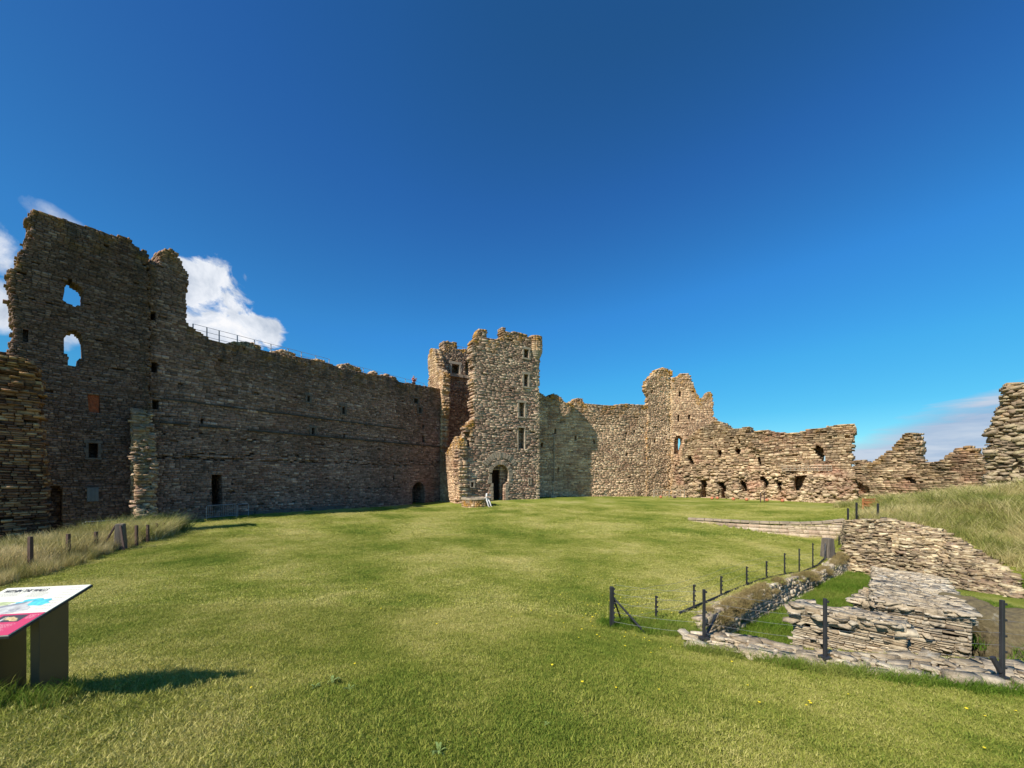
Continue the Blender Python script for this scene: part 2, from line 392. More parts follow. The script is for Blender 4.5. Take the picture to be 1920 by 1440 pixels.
    cu=np.stack([C[:,0],C[:,1],C[:,1],C[:,0]],1);cz=np.stack([C[:,2],C[:,2],C[:,3],C[:,3]],1)
    ww=np.minimum(C[:,1]-C[:,0],C[:,3]-C[:,2])
    ins=np.minimum(R.uniform(inset*.5,inset*1.6,(n,4)),ww[:,None]*.3)
    fu=cu+ins*np.array([1,-1,-1,1]);fz=cz+np.minimum(R.uniform(inset*.5,inset*1.6,(n,4)),ww[:,None]*.3)*np.array([1,1,-1,-1])
    lf=lambda u,z:fbm(u*ls,z*ls,seed)*lump+vn(u*2.3,z*2.3,seed+9)*lump*.3
    pr=R.uniform(-prot,prot*.8,n)*np.clip(.85+1.1*fbm(uc*.28,((C[:,2]+C[:,3])/2)*.28,seed+50),.25,1.7)
    nc=(1-core)[:,None];pr=pr*(1-core)
    fv=v0[:,None]+lf(fu,fz)*nc-pr[:,None]+R.uniform(-.35,.35,(n,4))*prot
    jv=v0[:,None]+(lf(cu,cz)+prot*.9)*nc+jd
    bv=ve[:,None]+lf(cu,cz)*(ve<T)[:,None]*nc
    def W(u,z):
        return u+warp*vn(u*.6,z*.6,seed+4),z+warp*vn(u*.45+9,z*.45,seed+5)
    a_,b_=W(fu,fz);Fp=mapf(a_,b_,fv)
    a_,b_=W(cu,cz);Jp=mapf(a_,b_,jv);Bp=mapf(a_,b_,np.maximum(bv+R.uniform(-.03,.03,(n,1)),jv+.02))
    V=np.concatenate([Fp,Jp,Bp],1).reshape(-1,3);o=(np.arange(n)*12)[:,None]
    fs=[[0,1,2,3]]+[[i,4+i,4+(i+1)%4,(i+1)%4] for i in range(4)]+[[4+i,8+i,8+(i+1)%4,4+(i+1)%4] for i in range(4)]+[[11,10,9,8]]
    Q=np.concatenate([o+np.array(f) for f in fs],0)
    return V,Q,{'rnd':np.repeat(rnd,12),'edge':np.repeat(edge,12)}
def join(parts):
    V=[];Q=[];A={};n=0
    for v,q,a in parts:
        V.append(v);Q.append(q+n);n+=len(v)
        for k in a:A.setdefault(k,[]).append(a[k])
    return np.concatenate(V),np.concatenate(Q),{k:np.concatenate(x) for k,x in A.items()}
def wallmesh(name,mat,parent,*a,**k):
    V,Q,at_=stones(*a,**k);return mk(name,V,Q,mat,parent,at_)
def patch(c4,T=.5,**k):
    T=min(T,.16)
    """rubble skin over the bilinear patch c00(left bottom) c10 c11 c01"""
    c=[np.array(p,float) for p in c4]
    W=(np.linalg.norm(c[1]-c[0])+np.linalg.norm(c[2]-c[3]))/2;H=(np.linalg.norm(c[3]-c[0])+np.linalg.norm(c[2]-c[1]))/2
    nn=np.cross((c[1]-c[0])+(c[2]-c[3]),(c[3]-c[0])+(c[2]-c[1]));nn/=np.linalg.norm(nn)
    def mp(u,z,v):
        s=(u/W)[...,None];t=(z/H)[...,None]
        return (c[0]*(1-s)+c[1]*s)*(1-t)+(c[3]*(1-s)+c[2]*s)*t-nn*v[...,None]
    k.setdefault('warp',.03);k.setdefault('ragged',.0)
    return stones([(0,0),(W,0),(W,H),(0,H)],[],T,mp,**k)
_ico=None
def rockset(P,Nn,size,R,up=.55,flat=.38,power=.55):
    """angular loose stones bedded at P; returns V,Q(tris),attrs"""
    global _ico
    import bmesh
    if _ico is None:
        b=bmesh.new();bmesh.ops.create_cube(b,size=2);bmesh.ops.subdivide_edges(b,edges=b.edges[:],cuts=1,use_grid_fill=True);bmesh.ops.triangulate(b,faces=b.faces[:])
        _ico=(np.array([v.co[:] for v in b.verts]),np.array([[v.index for v in f.verts] for f in b.faces]));b.free()
    v,f=_ico;n=len(P);nv=len(v)
    b_=v*(.70+.30/np.maximum(1,np.linalg.norm(v,axis=1))[:,None])
    X=np.repeat(b_[None],n,0)*(1+R.uniform(-.13,.13,(n,nv,1)))
    X+=R.normal(0,.10,(n,nv,3))
    sx=size[0]+(size[1]-size[0])*R.rand(n)**1.8
    S=np.stack([sx,sx*R.uniform(.5,.9,n),sx*R.uniform(flat*.5,flat*1.2,n)],1)/2
    X=X*S[:,None,:]
    # shear so the blocks are not square
    X[:,:,0]+=X[:,:,2]*R.uniform(-.6,.6,(n,1));X[:,:,1]+=X[:,:,2]*R.uniform(-.4,.4,(n,1))
    a=R.uniform(0,6.283,n);t1=R.normal(0,.13,n);c,s_=np.cos(a)[:,None],np.sin(a)[:,None]
    x,y,z=X[:,:,0],X[:,:,1],X[:,:,2];z=z+x*np.tan(t1)[:,None]
    X=np.stack([x*c-y*s_,x*s_+y*c,z],2)+P[:,None,:]+(Nn*(S[:,2:3]*up))[:,None,:]
    Q=(f[None]+(np.arange(n)*nv)[:,None,None]).reshape(-1,3)
    return X.reshape(-1,3),Q,{'rnd':np.repeat(R.rand(n),nv),'edge':np.repeat(R.rand(n)*.4,nv)}
def patchpts(c4,n,R):
    c=[np.array(p,float) for p in c4];s,t=R.rand(n,1),R.rand(n,1)
    P=(c[0]*(1-s)+c[1]*s)*(1-t)+(c[3]*(1-s)+c[2]*s)*t
    nn=np.cross((c[1]-c[0])+(c[2]-c[3]),(c[3]-c[0])+(c[2]-c[1]));nn/=np.linalg.norm(nn)
    return P,np.repeat(nn[None],n,0)
def tri(p):
    V,Q,a=p
    if Q.shape[1]==4: Q=np.concatenate([Q[:,[0,1,2]],Q[:,[0,2,3]]])
    return V,Q,a
def frames(name,mat,parent,w,rects,bar=.16,out=.05,sill=True):
    for r in rects:
        q=w.rect(*r);u0,z0=q[0];u1,z1=q[2]
        V=[];Q=[];mb=MB()
        def bx(ua,ub,za,zb,o):
            vs=[w.P(u,z,v) for v in(-o,.25) for u,z in((ua,za),(ub,za),(ub,zb),(ua,zb))]
            mb.add(vs,[(0,1,2,3),(7,6,5,4),(0,4,5,1),(1,5,6,2),(2,6,7,3),(3,7,4,0)])
        n=3
        for side in(0,1):
            for i in range(n):
                za=z0+(z1-z0)*i/n;zb_=z0+(z1-z0)*(i+1)/n-.012;e=bar*(1.35 if i%2 else .85)
                if side==0: bx(u0-e,u0-.002,za,zb_,out*(1+.2*(i%2)))
                else: bx(u1+.002,u1+e,za,zb_,out*(1.1-.2*(i%2)))
        bx(u0-bar*1.4,u1+bar*1.3,z1+.003,z1+bar*1.2,out*1.15)
        if sill: bx(u0-bar*1.2,u1+bar*1.1,z0-bar*.9,z0-.014,out*1.3)
        mb.build(name,mat,parent)

# ---- curtain wall on the left
J=(-8.06,43.0);cd=(-.581*1,-.814)
CW=Wall((J[0]-.5812*40,J[1]-.8138*40),J)
top=[(280,492),(296,489),(297,469),(318,464),(333,473),(340,490),(352,512),(351,560),(350,598),(358,612),(400,637),(440,644),(500,658),(560,668),(620,683),(640,691),(700,701),(742,706),(747,714),(790,722),(840,732)]
uj=CW.u(279)
outl=[(uj,-3.6)]+[(uj,CW.uz(280,492)[1])]+CW.poly(top[1:])+[(CW.u(840),-3.6)]
arch=lambda w,x0,y0,x1,y1:[(w.u(x0),w.rect(x0,y0,x1,y1)[0][1])]+[(w.u(x1),w.rect(x0,y0,x1,y1)[0][1])]+[(w.u(x0)+(w.u(x1)-w.u(x0))*(.5+.5*math.cos(t)),w.rect(x0,y0,x1,y1)[2][1]-(w.u(x1)-w.u(x0))*.5*(1-math.sin(t))) for t in [math.pi*i/10 for i in range(11)]]
ch=[(283,583,293,600),(284,679,295,699),(286,750,298,767),(576,742,581,753),(641.5,762,647,776),(584,802,590,815),(644,812,648,820),(776,747,784,756),(785,764,790,774),(792,796,796,803),(792.6,816,797,829),(737,892,740,902),(378,786,383,795)]
holes=[(CW.rect(*r),1.2) for r in ch]+[(CW.rect(397,890,417,958),1.8),(arch(CW,774,904,797,948),1.8)]
root=empty('curtain_wall',(-18,28,-2.8),'long shaded grey stone curtain wall running from the tall left ruin to the middle tower','castle wall')
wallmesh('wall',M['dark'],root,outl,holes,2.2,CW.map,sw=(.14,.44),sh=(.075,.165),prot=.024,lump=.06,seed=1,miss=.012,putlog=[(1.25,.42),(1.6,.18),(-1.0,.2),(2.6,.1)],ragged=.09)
def ledge(w,pxa,pxb,zc,parent,mat,h=.12,out=.09,seed=0,name='string_course'):
    R=random.Random(seed);u=w.u(pxa);ue=w.u(pxb);mb=MB()
    while u<ue:
        L=R.uniform(.5,1.1)
        if R.random()>.06:
            o=out*R.uniform(.7,1.2);z=zc+R.uniform(-.015,.015)
            ua,ub=u,min(u+L-.02,ue)
            vs=[w.P(a,b,v) for v in(-o,.2) for a,b in((ua,z),(ub,z),(ub,z+h),(ua,z+h))]
            mb.add(vs,[(0,1,2,3),(7,6,5,4),(0,4,5,1),(1,5,6,2),(2,6,7,3),(3,7,4,0)])
        u+=L
    return mb.build(name,mat,parent)
zc1=zat(838,J[1]-.5);zc2=CW.uz(693,797)[1]
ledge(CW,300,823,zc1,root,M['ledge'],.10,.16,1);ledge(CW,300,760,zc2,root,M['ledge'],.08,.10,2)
ledge(CW,430,640,CW.uz(600,978-24)[1]-0.35,root,M['framedark'],.5,.22,3,'plinth')
frames('window_frame',M['framedark'],root,CW,[(776,747,784,756),(785,764,790,774),(576,742,581,753),(641.5,762,647,776),(584,802,590,815)],.14,.04)
# broken parapet humps
CWb=Wall(CW.A,d=CW.d,off=-1.0)
for i,hp in enumerate([[(434,655),(438,643),(448,639),(462,640),(478,643),(488,648),(493,662)],[(513,668),(518,659),(530,656),(545,659),(556,665),(561,678)],[(580,683),(585,674),(600,673),(612,676),(618,690)],[(636,699),(640,684),(652,681),(664,685),(676,690),(684,706)],[(694,708),(699,697),(703,694),(710,700),(716,709)],[(720,710),(723,702),(730,703),(732,712)]]):
    wallmesh('parapet_rubble',M['warm'],root,CWb.poly(hp),[],.8,CWb.map,sw=(.15,.4),sh=(.1,.2),prot=.07,lump=.25,ls=1.2,seed=20+i,ragged=.1,snap=False)

# ---- tall ruined tower at left
LT=Wall(CW.A,d=CW.d,off=.35)
tl=[(21,640),(26,610),(23,560),(19,512),(30,495),(36,478),(44,468),(47,455),(55,438),(50,425),(49,412),(54,402),(61,392),(72,395),(85,401),(120,411),(150,423),(172,427),(200,437),(215,439),(240,445),(248,446),(253,458),(265,466),(276,469),(280,478)]
outl=[(LT.u(18),-3.7)]+LT.poly(tl)+[(LT.u(280),-3.7)]
h1=LT.poly([(122,524),(133,522),(138,530),(150,535),(155,545),(155,572),(145,571),(142,575),(128,568),(118,562),(121,545)])
h2=LT.poly([(121,630),(130,620),(143,619),(153,628),(157,640),(157,672),(148,673),(148,686),(128,684),(128,672),(131,668),(121,660)])
root=empty('ruined_tower',(-24.5,21,-2.9),'tallest dark ruined tower at far left with two sky windows and ragged left edge','tower')
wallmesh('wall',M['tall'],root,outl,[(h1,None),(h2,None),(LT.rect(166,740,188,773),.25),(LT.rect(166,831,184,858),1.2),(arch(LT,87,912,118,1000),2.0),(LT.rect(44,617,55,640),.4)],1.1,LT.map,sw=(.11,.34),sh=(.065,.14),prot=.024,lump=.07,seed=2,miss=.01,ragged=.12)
q=LT.rect(166,740,188,773)
V,Q,a=patch([LT.P(*q[0],.17),LT.P(*q[1],.17),LT.P(*q[2],.17),LT.P(*q[3],.17)],T=.05,sw=(.18,.24),sh=(.07,.08),prot=.01,lump=.0,seed=3,split=0,jd=.01,inset=.008)
o=mk('brick_infill',V,Q,M['brick'],root,a);o['label']='orange red brick infill of a blocked window'
q=LT.rect(163,914,184,940);mb=MB();vs=[LT.P(u,z,v) for v in(-.12,.1) for u,z in q];mb.add(vs,[(0,1,2,3),(7,6,5,4),(0,4,5,1),(1,5,6,2),(2,6,7,3),(3,7,4,0)])
for k in(.33,.66):
    u=q[0][0]+(q[1][0]-q[0][0])*k;vs=[LT.P(uu,z,v) for v in(-.135,-.121) for uu,z in((u-.01,q[0][1]),(u+.01,q[0][1]),(u+.01,q[2][1]),(u-.01,q[2][1]))];mb.add(vs,[(0,1,2,3),(0,4,5,1),(1,5,6,2),(2,6,7,3),(3,7,4,0)])
mb.build('board',M['shutter'],root)
frames('window_frame',M['framedark'],root,LT,[(166,831,184,858)],.12,.04)

# ---- nearer ruin at the left edge
LR=Wall((-20.75,17.0),d=(.68,.733));
root=empty('ruined_wall',(-21,16.5,-2.9),'near ruined wall end at left edge with orange lichened stones lit along its courses','ruined wall')
outl=[(LR.u(-60),-3.6),(LR.u(-60),5.4)]+LR.poly([(0,658),(18,661),(40,668),(60,674),(70,690),(75,740),(79,800),(83,860),(86,940),(88,1015)])
wallmesh('wall',M['left'],root,outl,[],1.2,LR.map,sw=(.15,.5),sh=(.07,.16),prot=.09,lump=.12,ls=1.0,seed=5,ragged=.10,miss=.03,inset=.025)
# ---- projecting stub
a=CW.uz(272,960);b0=np.array(CW.P(CW.u(277),0,0))[:2];nrm=np.array(CW.n)
SB=Wall(tuple(b0+nrm*1.7),d=(-nrm[0],-nrm[1]))   # runs back into the curtain
root=empty('wall_stub',(float(b0[0]+nrm[0]*1.5),float(b0[1]+nrm[1]*1.5),-2.9),'broken rubble wall stub projecting from the foot of the shaded wall beside the left tower','ruined wall')
pf=SB;outl=[(0.0,-3.6),(0.1,-2.3),(.15,-1.9),(.3,-.8),(.25,.2),(.5,1.0),(.45,1.9),(.7,2.6),(.9,3.4),(1.15,3.9),(1.5,4.05),(2.0,4.0),(2.0,-3.6)]
# seen mostly end on: stepped broken end towards the lawn
wallmesh('wall',M['range'],root,outl,[],.8,SB.map,sw=(.12,.4),sh=(.08,.2),prot=.09,lump=.2,ls=1.0,seed=6,ragged=.15)

R_=np.random.RandomState(23);z_=R_.uniform(-2.6,4.0,420);v_=R_.uniform(-.05,.85,420);u_=np.interp(z_,[-2.3,-.8,.2,1.9,2.6,3.4,3.9],[.1,.3,.25,.45,.7,.9,1.2])+R_.uniform(0,.5,420)
V,Q,a=rockset(SB.map(u_,z_,np.where(R_.rand(420)<.6,v_,-.02)),np.repeat([[0,0,.2]],420,0),(.12,.42),R_,up=.1,flat=.5);mk('broken_core',V,Q,M['tower'],root,a)
# ---- middle tower
th=rad(30);fd=(math.cos(th),math.sin(th));bd=(-math.sin(th),math.cos(th))
C1=np.array((-5.32,38.3));C2=C1+9.74*np.array(fd)
MT=Wall(tuple(C1),d=fd)
fr=[(860,838),(864,822),(870,812),(873,797),(880,792),(887,786),(889,775),(885,757),(889,735),(885,715),(889,690),(884,668),(886,650),(884,641),(891,630),(898,617),(907,616),(913,620),(916,634),(926,637),(938,636),(941,629),(941,614),(948,614),(949,621),(970,624),(995,630),(1012,633)]
outl=[(0,-3.2)]+[(0.0,MT.uz(860,838)[1])]+MT.poly(fr[1:-1])+[(9.74,15.7),(9.74,-3.2)]
tw=[(982,655,991,671),(982,702,990,724.5),(973,755,983,781),(972,802,983.6,842),(871,809,881,837)]
sm=[(883,904,888,913),(992,898,994.5,907)]
door=MT.poly([(922,945),(921.5,905),(920,895),(921,884),(926,876),(935,870.5),(945,871),(952,877),(955.5,887),(955,899),(951,905),(946,909),(945,945)])
din=MT.poly([(925,945),(924,890),(927,881),(943,881),(944,945)])
root=empty('gate_tower',(-1.5,42,-2.5),'tall square stone middle tower with arched doorway and collapsed left side','tower')
wallmesh('front_wall',M['tower'],root,outl,[(MT.rect(*r),.8) for r in tw+sm]+[(door,.6),(din,None)],1.0,MT.map,split=.12,sw=(.22,.85),sh=(.10,.22),prot=.03,lump=.07,seed=7,miss=.012,quoins=(9.6,),ragged=.12)
frames('window_frame',M['frame'],root,MT,tw[:3],.2,.07)
frames('window_frame',M['frame'],root,MT,[tw[3]],.12,.03,False);frames('window_frame',M['frame'],root,MT,sm,.12,.05)
# voussoirs
mb=MB();cu,czz=MT.uz(938,889);
for ring,(r0,r1,a0,a1,n) in enumerate([(1.02,1.42,8,172,19),(1.75,2.35,28,150,15)]):
    for i in range(n):
        t0=rad(a0+(a1-a0)*i/n+.8);t1=rad(a0+(a1-a0)*(i+1)/n-.8);o=random.uniform(.05,.12)
        rr=r1+random.uniform(-.08,.08)
        p=[(cu-math.cos(t0)*r0,czz+math.sin(t0)*r0),(cu-math.cos(t0)*rr,czz+math.sin(t0)*rr),(cu-math.cos(t1)*rr,czz+math.sin(t1)*rr),(cu-math.cos(t1)*r0,czz+math.sin(t1)*r0)]
        vs=[MT.P(u,z,v) for v in(-o,.3) for u,z in p];mb.add(vs,[(0,1,2,3),(7,6,5,4),(0,4,5,1),(1,5,6,2),(2,6,7,3),(3,7,4,0)])
mb.build('door_arch',M['arch'],root)
for s in(-1,1):
    mb=MB();z=-2.6
    while z<czz-.1:
        h=random.uniform(.22,.4);e=random.uniform(.25,.5);u=cu+s*(1.02 if z>-.9 else (.62 if s>0 else .85));o=random.uniform(.03,.09)
        ua,ub=(u,u+e) if s>0 else (u-e,u)
        vs=[MT.P(a_,b_,v) for v in(-o,.3) for a_,b_ in((ua,z),(ub,z),(ub,z+h-.03),(ua,z+h-.03))];mb.add(vs,[(0,1,2,3),(7,6,5,4),(0,4,5,1),(1,5,6,2),(2,6,7,3),(3,7,4,0)]);z+=h
    mb.build('door_jamb',M['arch'],root)
# side wall (outer face to the left): Wall must run left->right for the viewer = from the back to C1
bk=C1+9.7*np.array(bd)
MS=Wall(tuple(bk),tuple(C1));
sd=[(803,700),(801,688),(803,664),(806,655),(812,653),(815,661),(817,674),(821,690),(829,702),(830,715),(828,740),(830,765),(827,785),(827,815),(826,846),(830,851),(836,847),(842,836),(848,826),(855,817)]
outl=[(0,-3.2)]+[(.0,zat(700,46.5))]+MS.poly(sd[1:])+[(9.69,MS.uz(859,826)[1]),(9.69,-3.2)]
wallmesh('side_wall',M['warm'],root,outl,[],0.9,MS.map,sw=(.18,.52),sh=(.09,.21),prot=.055,lump=.10,ls=.9,seed=8,miss=.01,quoins=(9.55,),ragged=.2)
# far wall, inner face
Bi=C1+8.2*np.array(bd)
MBk=Wall(tuple(Bi),d=fd)
outl=[(0.1,-3.2)]+MBk.poly([(812,662),(820,655),(832,655),(833,640),(842,638),(856,642),(857,653),(870,655),(885,655),(920,655)])+[(9.7,15.6),(9.7,-3.2)]
wallmesh('rear_wall',M['tower'],root,outl,[(MBk.rect(847,683,861,701),1.1),(MBk.poly([(874,676),(878,678),(880,690),(879,703),(873,703),(872,690)]),None),(MBk.poly([(817,664),(822,666),(825,680),(822,686),(818,676)]),None)],1.5,MBk.map,sw=(.18,.5),sh=(.09,.2),prot=.06,lump=.1,seed=9,ragged=.15)
frames('window_frame',M['frame'],root,MBk,[(847,683,861,701)],.25,.08)
ledge(MBk,813,900,zat(708,47),root,M['arch'],.35,.35,5,'floor_ledge')
mb=MB();cc_=C1+4.87*np.array(fd)+4.9*np.array(bd);mb.box((cc_[0],cc_[1],1.7),(7.9,6.2,.5),th);mb.box((cc_[0]-bd[0]*2.0+fd[0]*.2,cc_[1]-bd[1]*2.0+fd[1]*.2,-.9),(3.4,.3,4.7),th);mb.build('light_blocker',M['dark'],root)  # added slab and partition that block light so the doorway stays dark
# right wall (away from the camera, throws the shadow on the next curtain)
MR=Wall(tuple(C2+np.array(bd)*1.75),d=bd)
wallmesh('right_wall',M['tower'],root,[(0,-3.2),(0,15.6),(2,15.3),(5,15.5),(7.9,15.2),(7.9,-3.2)],[],1.5,MR.map,sw=(.4,.9),sh=(.2,.35),prot=.05,lump=.08,seed=10)
# rounded corner turret
tcx,tcy=C2+np.array(fd)*-.35+np.array(bd)*.35
mb=MB();mb.lathe((tcx,tcy,0),[(.40,13.3),(.58,13.5),(.58,13.56),(.68,13.75),(.68,13.8),(.78,14.0),(.78,14.05)],20)
tcyl=lambda u,z,v:np.stack([tcx+(.80-v)*np.sin(u/.8),tcy-(.80-v)*np.cos(u/.8),z],-1)
V,Q,a=stones([(0,14.05),(5.02,14.05),(5.02,15.85),(0,15.75)],[],.3,tcyl,sw=(.3,.6),sh=(.18,.26),prot=.02,lump=.02,seed=33,ragged=0,warp=0,split=.05)
mk('turret_wall',V,Q,M['warm'],root,a)
mb.build('corner_turret',M['frame'],root,smooth=False)
rl=MB()
for i in range(3):
    x,y,_=MBk.P(MBk.u(859+i*12),0,.6);rl.tube([(x,y,15.3),(x,y,16.3)],.03,5)
for z in(16.25,15.8): rl.tube([MBk.P(MBk.u(859),z,.6),MBk.P(MBk.u(883),z,.6)],.025,5)
rl.build('railing',M['steel'],root)

# ---- well
gx,gy,gg=gp(890,952,-2.8);
wr=1.36;gy+=wr
root=empty('stone_well',(gx,gy,gg),'low round stone well in front of the middle tower','well')
cyl=lambda u,z,v:np.stack([gx+(wr-v)*np.sin(u/wr),gy-(wr-v)*np.cos(u/wr),z],-1)
V,Q,a=stones([(0,gg-.2),(2*math.pi*wr,gg-.2),(2*math.pi*wr,gg+.70),(0,gg+.70)],[],.35,cyl,sw=(.2,.45),sh=(.13,.22),prot=.02,lump=.02,seed=30,ragged=0,warp=0)
mk('well_wall',V,Q,M['warm'],root,a)
mb=MB()
for i in range(14):
    t0=2*math.pi*i/14;t1=2*math.pi*(i+1)/14-.02
    vs=[(gx+r*math.cos(t),gy+r*math.sin(t),gg+z) for z in(.701,.84) for r,t in((wr-.38,t0),(wr+.06,t0),(wr+.06,(t0+t1)/2),(wr+.06,t1),(wr-.38,t1))]
    mb.add(vs,[(0,1,2,3,4)[::-1],(5,6,7,8,9),(0,1,6,5),(1,2,7,6),(2,3,8,7),(3,4,9,8),(4,0,5,9)])
mb.build('coping',M['frame'],root)
WELL=(gx,gy,gg)
o=MB();o.lathe((0,0,0),[(.01,0),(.01,.004)],4)
# ---- right curtain wall
RC=Wall((3.96,47.5),(18.4,53.0))
rt=[(1000,736),(1012,735),(1020,741),(1030,745),(1038,737),(1046,740),(1052,743),(1057,751),(1062,754),(1078,754),(1098,755),(1130,758),(1150,760),(1170,757),(1200,760),(1216,760)]
outl=[(RC.u(1000),-3.2)]+RC.poly(rt)+[(RC.u(1216),-3.2)]
rh=[(1039.5,803,1043,813),(1078,817,1082,826),(1113,824,1116.5,833),(1014.5,829,1018.5,838.5),(1046,876,1049,885),(1188,807,1191.5,812),(1174,811,1177,815),(1174,849,1178,854),(1184,860,1187,864),(1179,893,1184,896),(1203,811,1205,814)]
root=empty('curtain_wall',(11,50,-2.6),'sunlit curtain wall right of the middle tower with the tower shadow across it','castle wall')
wallmesh('wall',M['warm'],root,outl,[(RC.rect(*r),1.0) for r in rh],2.0,RC.map,split=.15,sw=(.22,.8),sh=(.10,.23),prot=.035,lump=.09,seed=12,miss=.012,ragged=.15)
wallmesh('parapet_rubble',M['warm'],root,RC.poly([(1072,758),(1078,750),(1088,745),(1098,746),(1102,760)]),[],.8,Wall(RC.A,d=RC.d,off=-.7).map,sw=(.2,.4),sh=(.1,.2),prot=.07,lump=.2,seed=40,snap=False)
wallmesh('parapet_rubble',M['warm'],root,RC.poly([(1048,756),(1052,744),(1060,747),(1064,758)]),[],.8,Wall(RC.A,d=RC.d,off=-.7).map,sw=(.2,.4),sh=(.1,.2),prot=.07,lump=.2,seed=41,snap=False)
mb=MB();
for z in (-.6,):
    u=RC.u(1038);mb.tube([RC.P(u,zat(905,48.2),-.12),RC.P(u,zat(816,48.2),-.12)],.07,8)
for py in(820,845,870,895): x,y,z=RC.P(u,zat(py,48.2),-.1);mb.box((x,y,z),(.32,.12,.08),rad(21))
mb.build('drainpipe',M['frame'],root)
# ---- east tower
ux=RC.u(1256);e0=RC.P(ux,0);
ET=Wall(RC.A,d=RC.d,off=.12)
root=empty('ruined_tower',(24,54.5,-2.6),'broken tower with golden lichened top standing above the right curtain wall','tower')
outl=[(ET.u(1212),-3.2)]+ET.poly([(1215,757),(1217,742),(1211,730),(1212,716),(1220,706),(1228,697),(1233,692),(1243,689),(1256,691)])+[(ET.u(1256),-3.2)]
wallmesh('left_wall',M['gold'],root,outl,[(ET.rect(1221.5,731,1225,738),.35),(ET.rect(1227,823,1230.5,832),.35)],0.7,ET.map,sw=(.2,.55),sh=(.10,.22),prot=.055,lump=.12,seed=13,quoins=(ET.u(1254),),ragged=.15)
EP=ET.P(ET.u(1256),0);EF=Wall((EP[0],EP[1]),d=(.985,-.17))
outl=[(0.02,-3.2)]+EF.poly([(1257,691),(1262,698),(1258,706),(1263,709),(1272,704),(1276,701),(1283,699),(1292,699),(1297,712),(1300,724),(1307,738),(1315,748),(1322,743),(1328,735),(1332,733),(1335,738),(1338,760),(1337,781),(1346,787),(1352,802),(1372,806)])+[(EF.u(1372),-3.2)]
wallmesh('right_wall',M['gold'],root,outl,[(EF.rect(1273.8,733.5,1278,743),.9),(EF.rect(1271,779.6,1274.8,790.5),.9),(EF.rect(1291,778,1295.6,787),.9),(EF.poly([(1264,851),(1265,828),(1268,817),(1276.5,817),(1275.5,834),(1277,842),(1274,851)]),1.05),(EF.poly([(1276.5,820),(1280,822),(1281,830),(1279,838),(1276,846),(1275.5,832)]),None),(EF.rect(1266,870.6,1271,900),1.),(EF.rect(1264.5,905.6,1270,913),.8)],1.4,EF.map,sw=(.2,.55),sh=(.10,.22),prot=.055,lump=.12,seed=14,quoins=(.15,),ragged=.15)
# ---- rubble range
RG=Wall((at(1258,52.9),52.9),(at(1605,40.),40.))
outl=[(RG.u(1262),-3.2)]+RG.poly([(1262,880),(1275,870),(1279,845),(1282,828),(1292,815),(1305,806),(1325,796),(1340,788),(1355,793),(1366,803),(1385,802),(1402,799),(1407,812),(1420,807),(1436,806),(1450,811),(1480,812),(1490,813),(1510,806),(1550,800),(1585,795),(1602,796),(1605,803),(1600,830),(1598,858),(1604,900)])+[(RG.u(1606),-3.2)]
gh=[[(1314,933),(1315,912),(1312,902),(1316,899),(1324,900),(1325,933)],[(1352,935),(1352,918),(1345,908),(1348,905),(1358,906),(1361,914),(1361,935)],[(1392,921),(1387,905),(1389,900),(1396,902),(1401,912),(1402,921)],[(1434,919),(1431,903),(1423,898),(1424,893),(1434,895),(1441,905),(1438,919)],[(1461,923),(1460,911),(1453,905),(1458,903),(1466,905),(1465,922)],[(1491,918),(1490,895),(1500,892),(1517,893),(1512,900),(1505,912),(1500,919)],
[(1530,852),(1524,841),(1533,837),(1543,839),(1545,850),(1540,862)],[(1382,852),(1376,843),(1380,840),(1390,841),(1387,852)],[(1347,857),(1343,847),(1347,844),(1353,845),(1351,857)],[(1294,870),(1288,858),(1294,855),(1298,862),(1301,871)],[(1424,872),(1419,858),(1424,856),(1428,866),(1428,873)],[(1384,822),(1388,824),(1388,832),(1385,832)],[(1339,830),(1343,834),(1342,840),(1340,838)]]
holes=[(RG.poly(h),1.8) for h in gh]+[(RG.poly([(1541,866),(1543,852),(1548,855),(1548,866)]),None)]
root=empty('ruined_building',(30,45,-2.6),'sunlit roofless rubble range with a row of small broken openings along its base','ruined building')
# lower part bulges forward where the facing has fallen
def rgmap(u,z,v):
    b=.9*sstep((u-RG.u(1465))/1.5)*sstep((.6-z)/.5)+.35*sstep((-.6-z)/.8)
    v2=np.where(v<1.5,v-b,v)
    return RG.map(u,z,v2)
wallmesh('wall',M['range'],root,outl,holes,2.6,rgmap,sw=(.2,.6),sh=(.12,.30),prot=.13,lump=.30,ls=.8,seed=15,miss=.04,ragged=.2,inset=.04,split=.4,warp=.12)
R_=np.random.RandomState(61);n_r=2600;u_=R_.uniform(RG.u(1264),RG.u(1604),n_r);z_=-2.7+3.6*R_.rand(n_r)**1.5
kk=np.ones(n_r,bool)
for h,_ in holes: kk&=~(inpoly(u_,z_,h)|(pdist(u_,z_,h)<.22))
u_,z_=u_[kk],z_[kk];Pp=rgmap(u_,z_,.12*fbm(u_*.8,z_*.8,3));V,Q,a=rockset(Pp,np.repeat([[RG.n[0],RG.n[1],0.]],len(u_),0),(.18,.7),R_,up=.3,flat=.5)
mk('tumbled_stones',V,Q,M['range'],root,a)
mb=MB()
for i in range(12):
    u=RG.u(1468)+(RG.u(1560)-RG.u(1468))*i/11;p0=RG.P(u,.75,-.55);mb.box((p0[0],p0[1],.98),(.04,.04,.5),0)
for z in(.75,1.0,1.25):
    p0=RG.P(RG.u(1468),z,-.55);p1=RG.P(RG.u(1560),z,-.55);mb.tube([p0,p1],.045,4)
mb.build('walkway_rail',M['frame'],root)
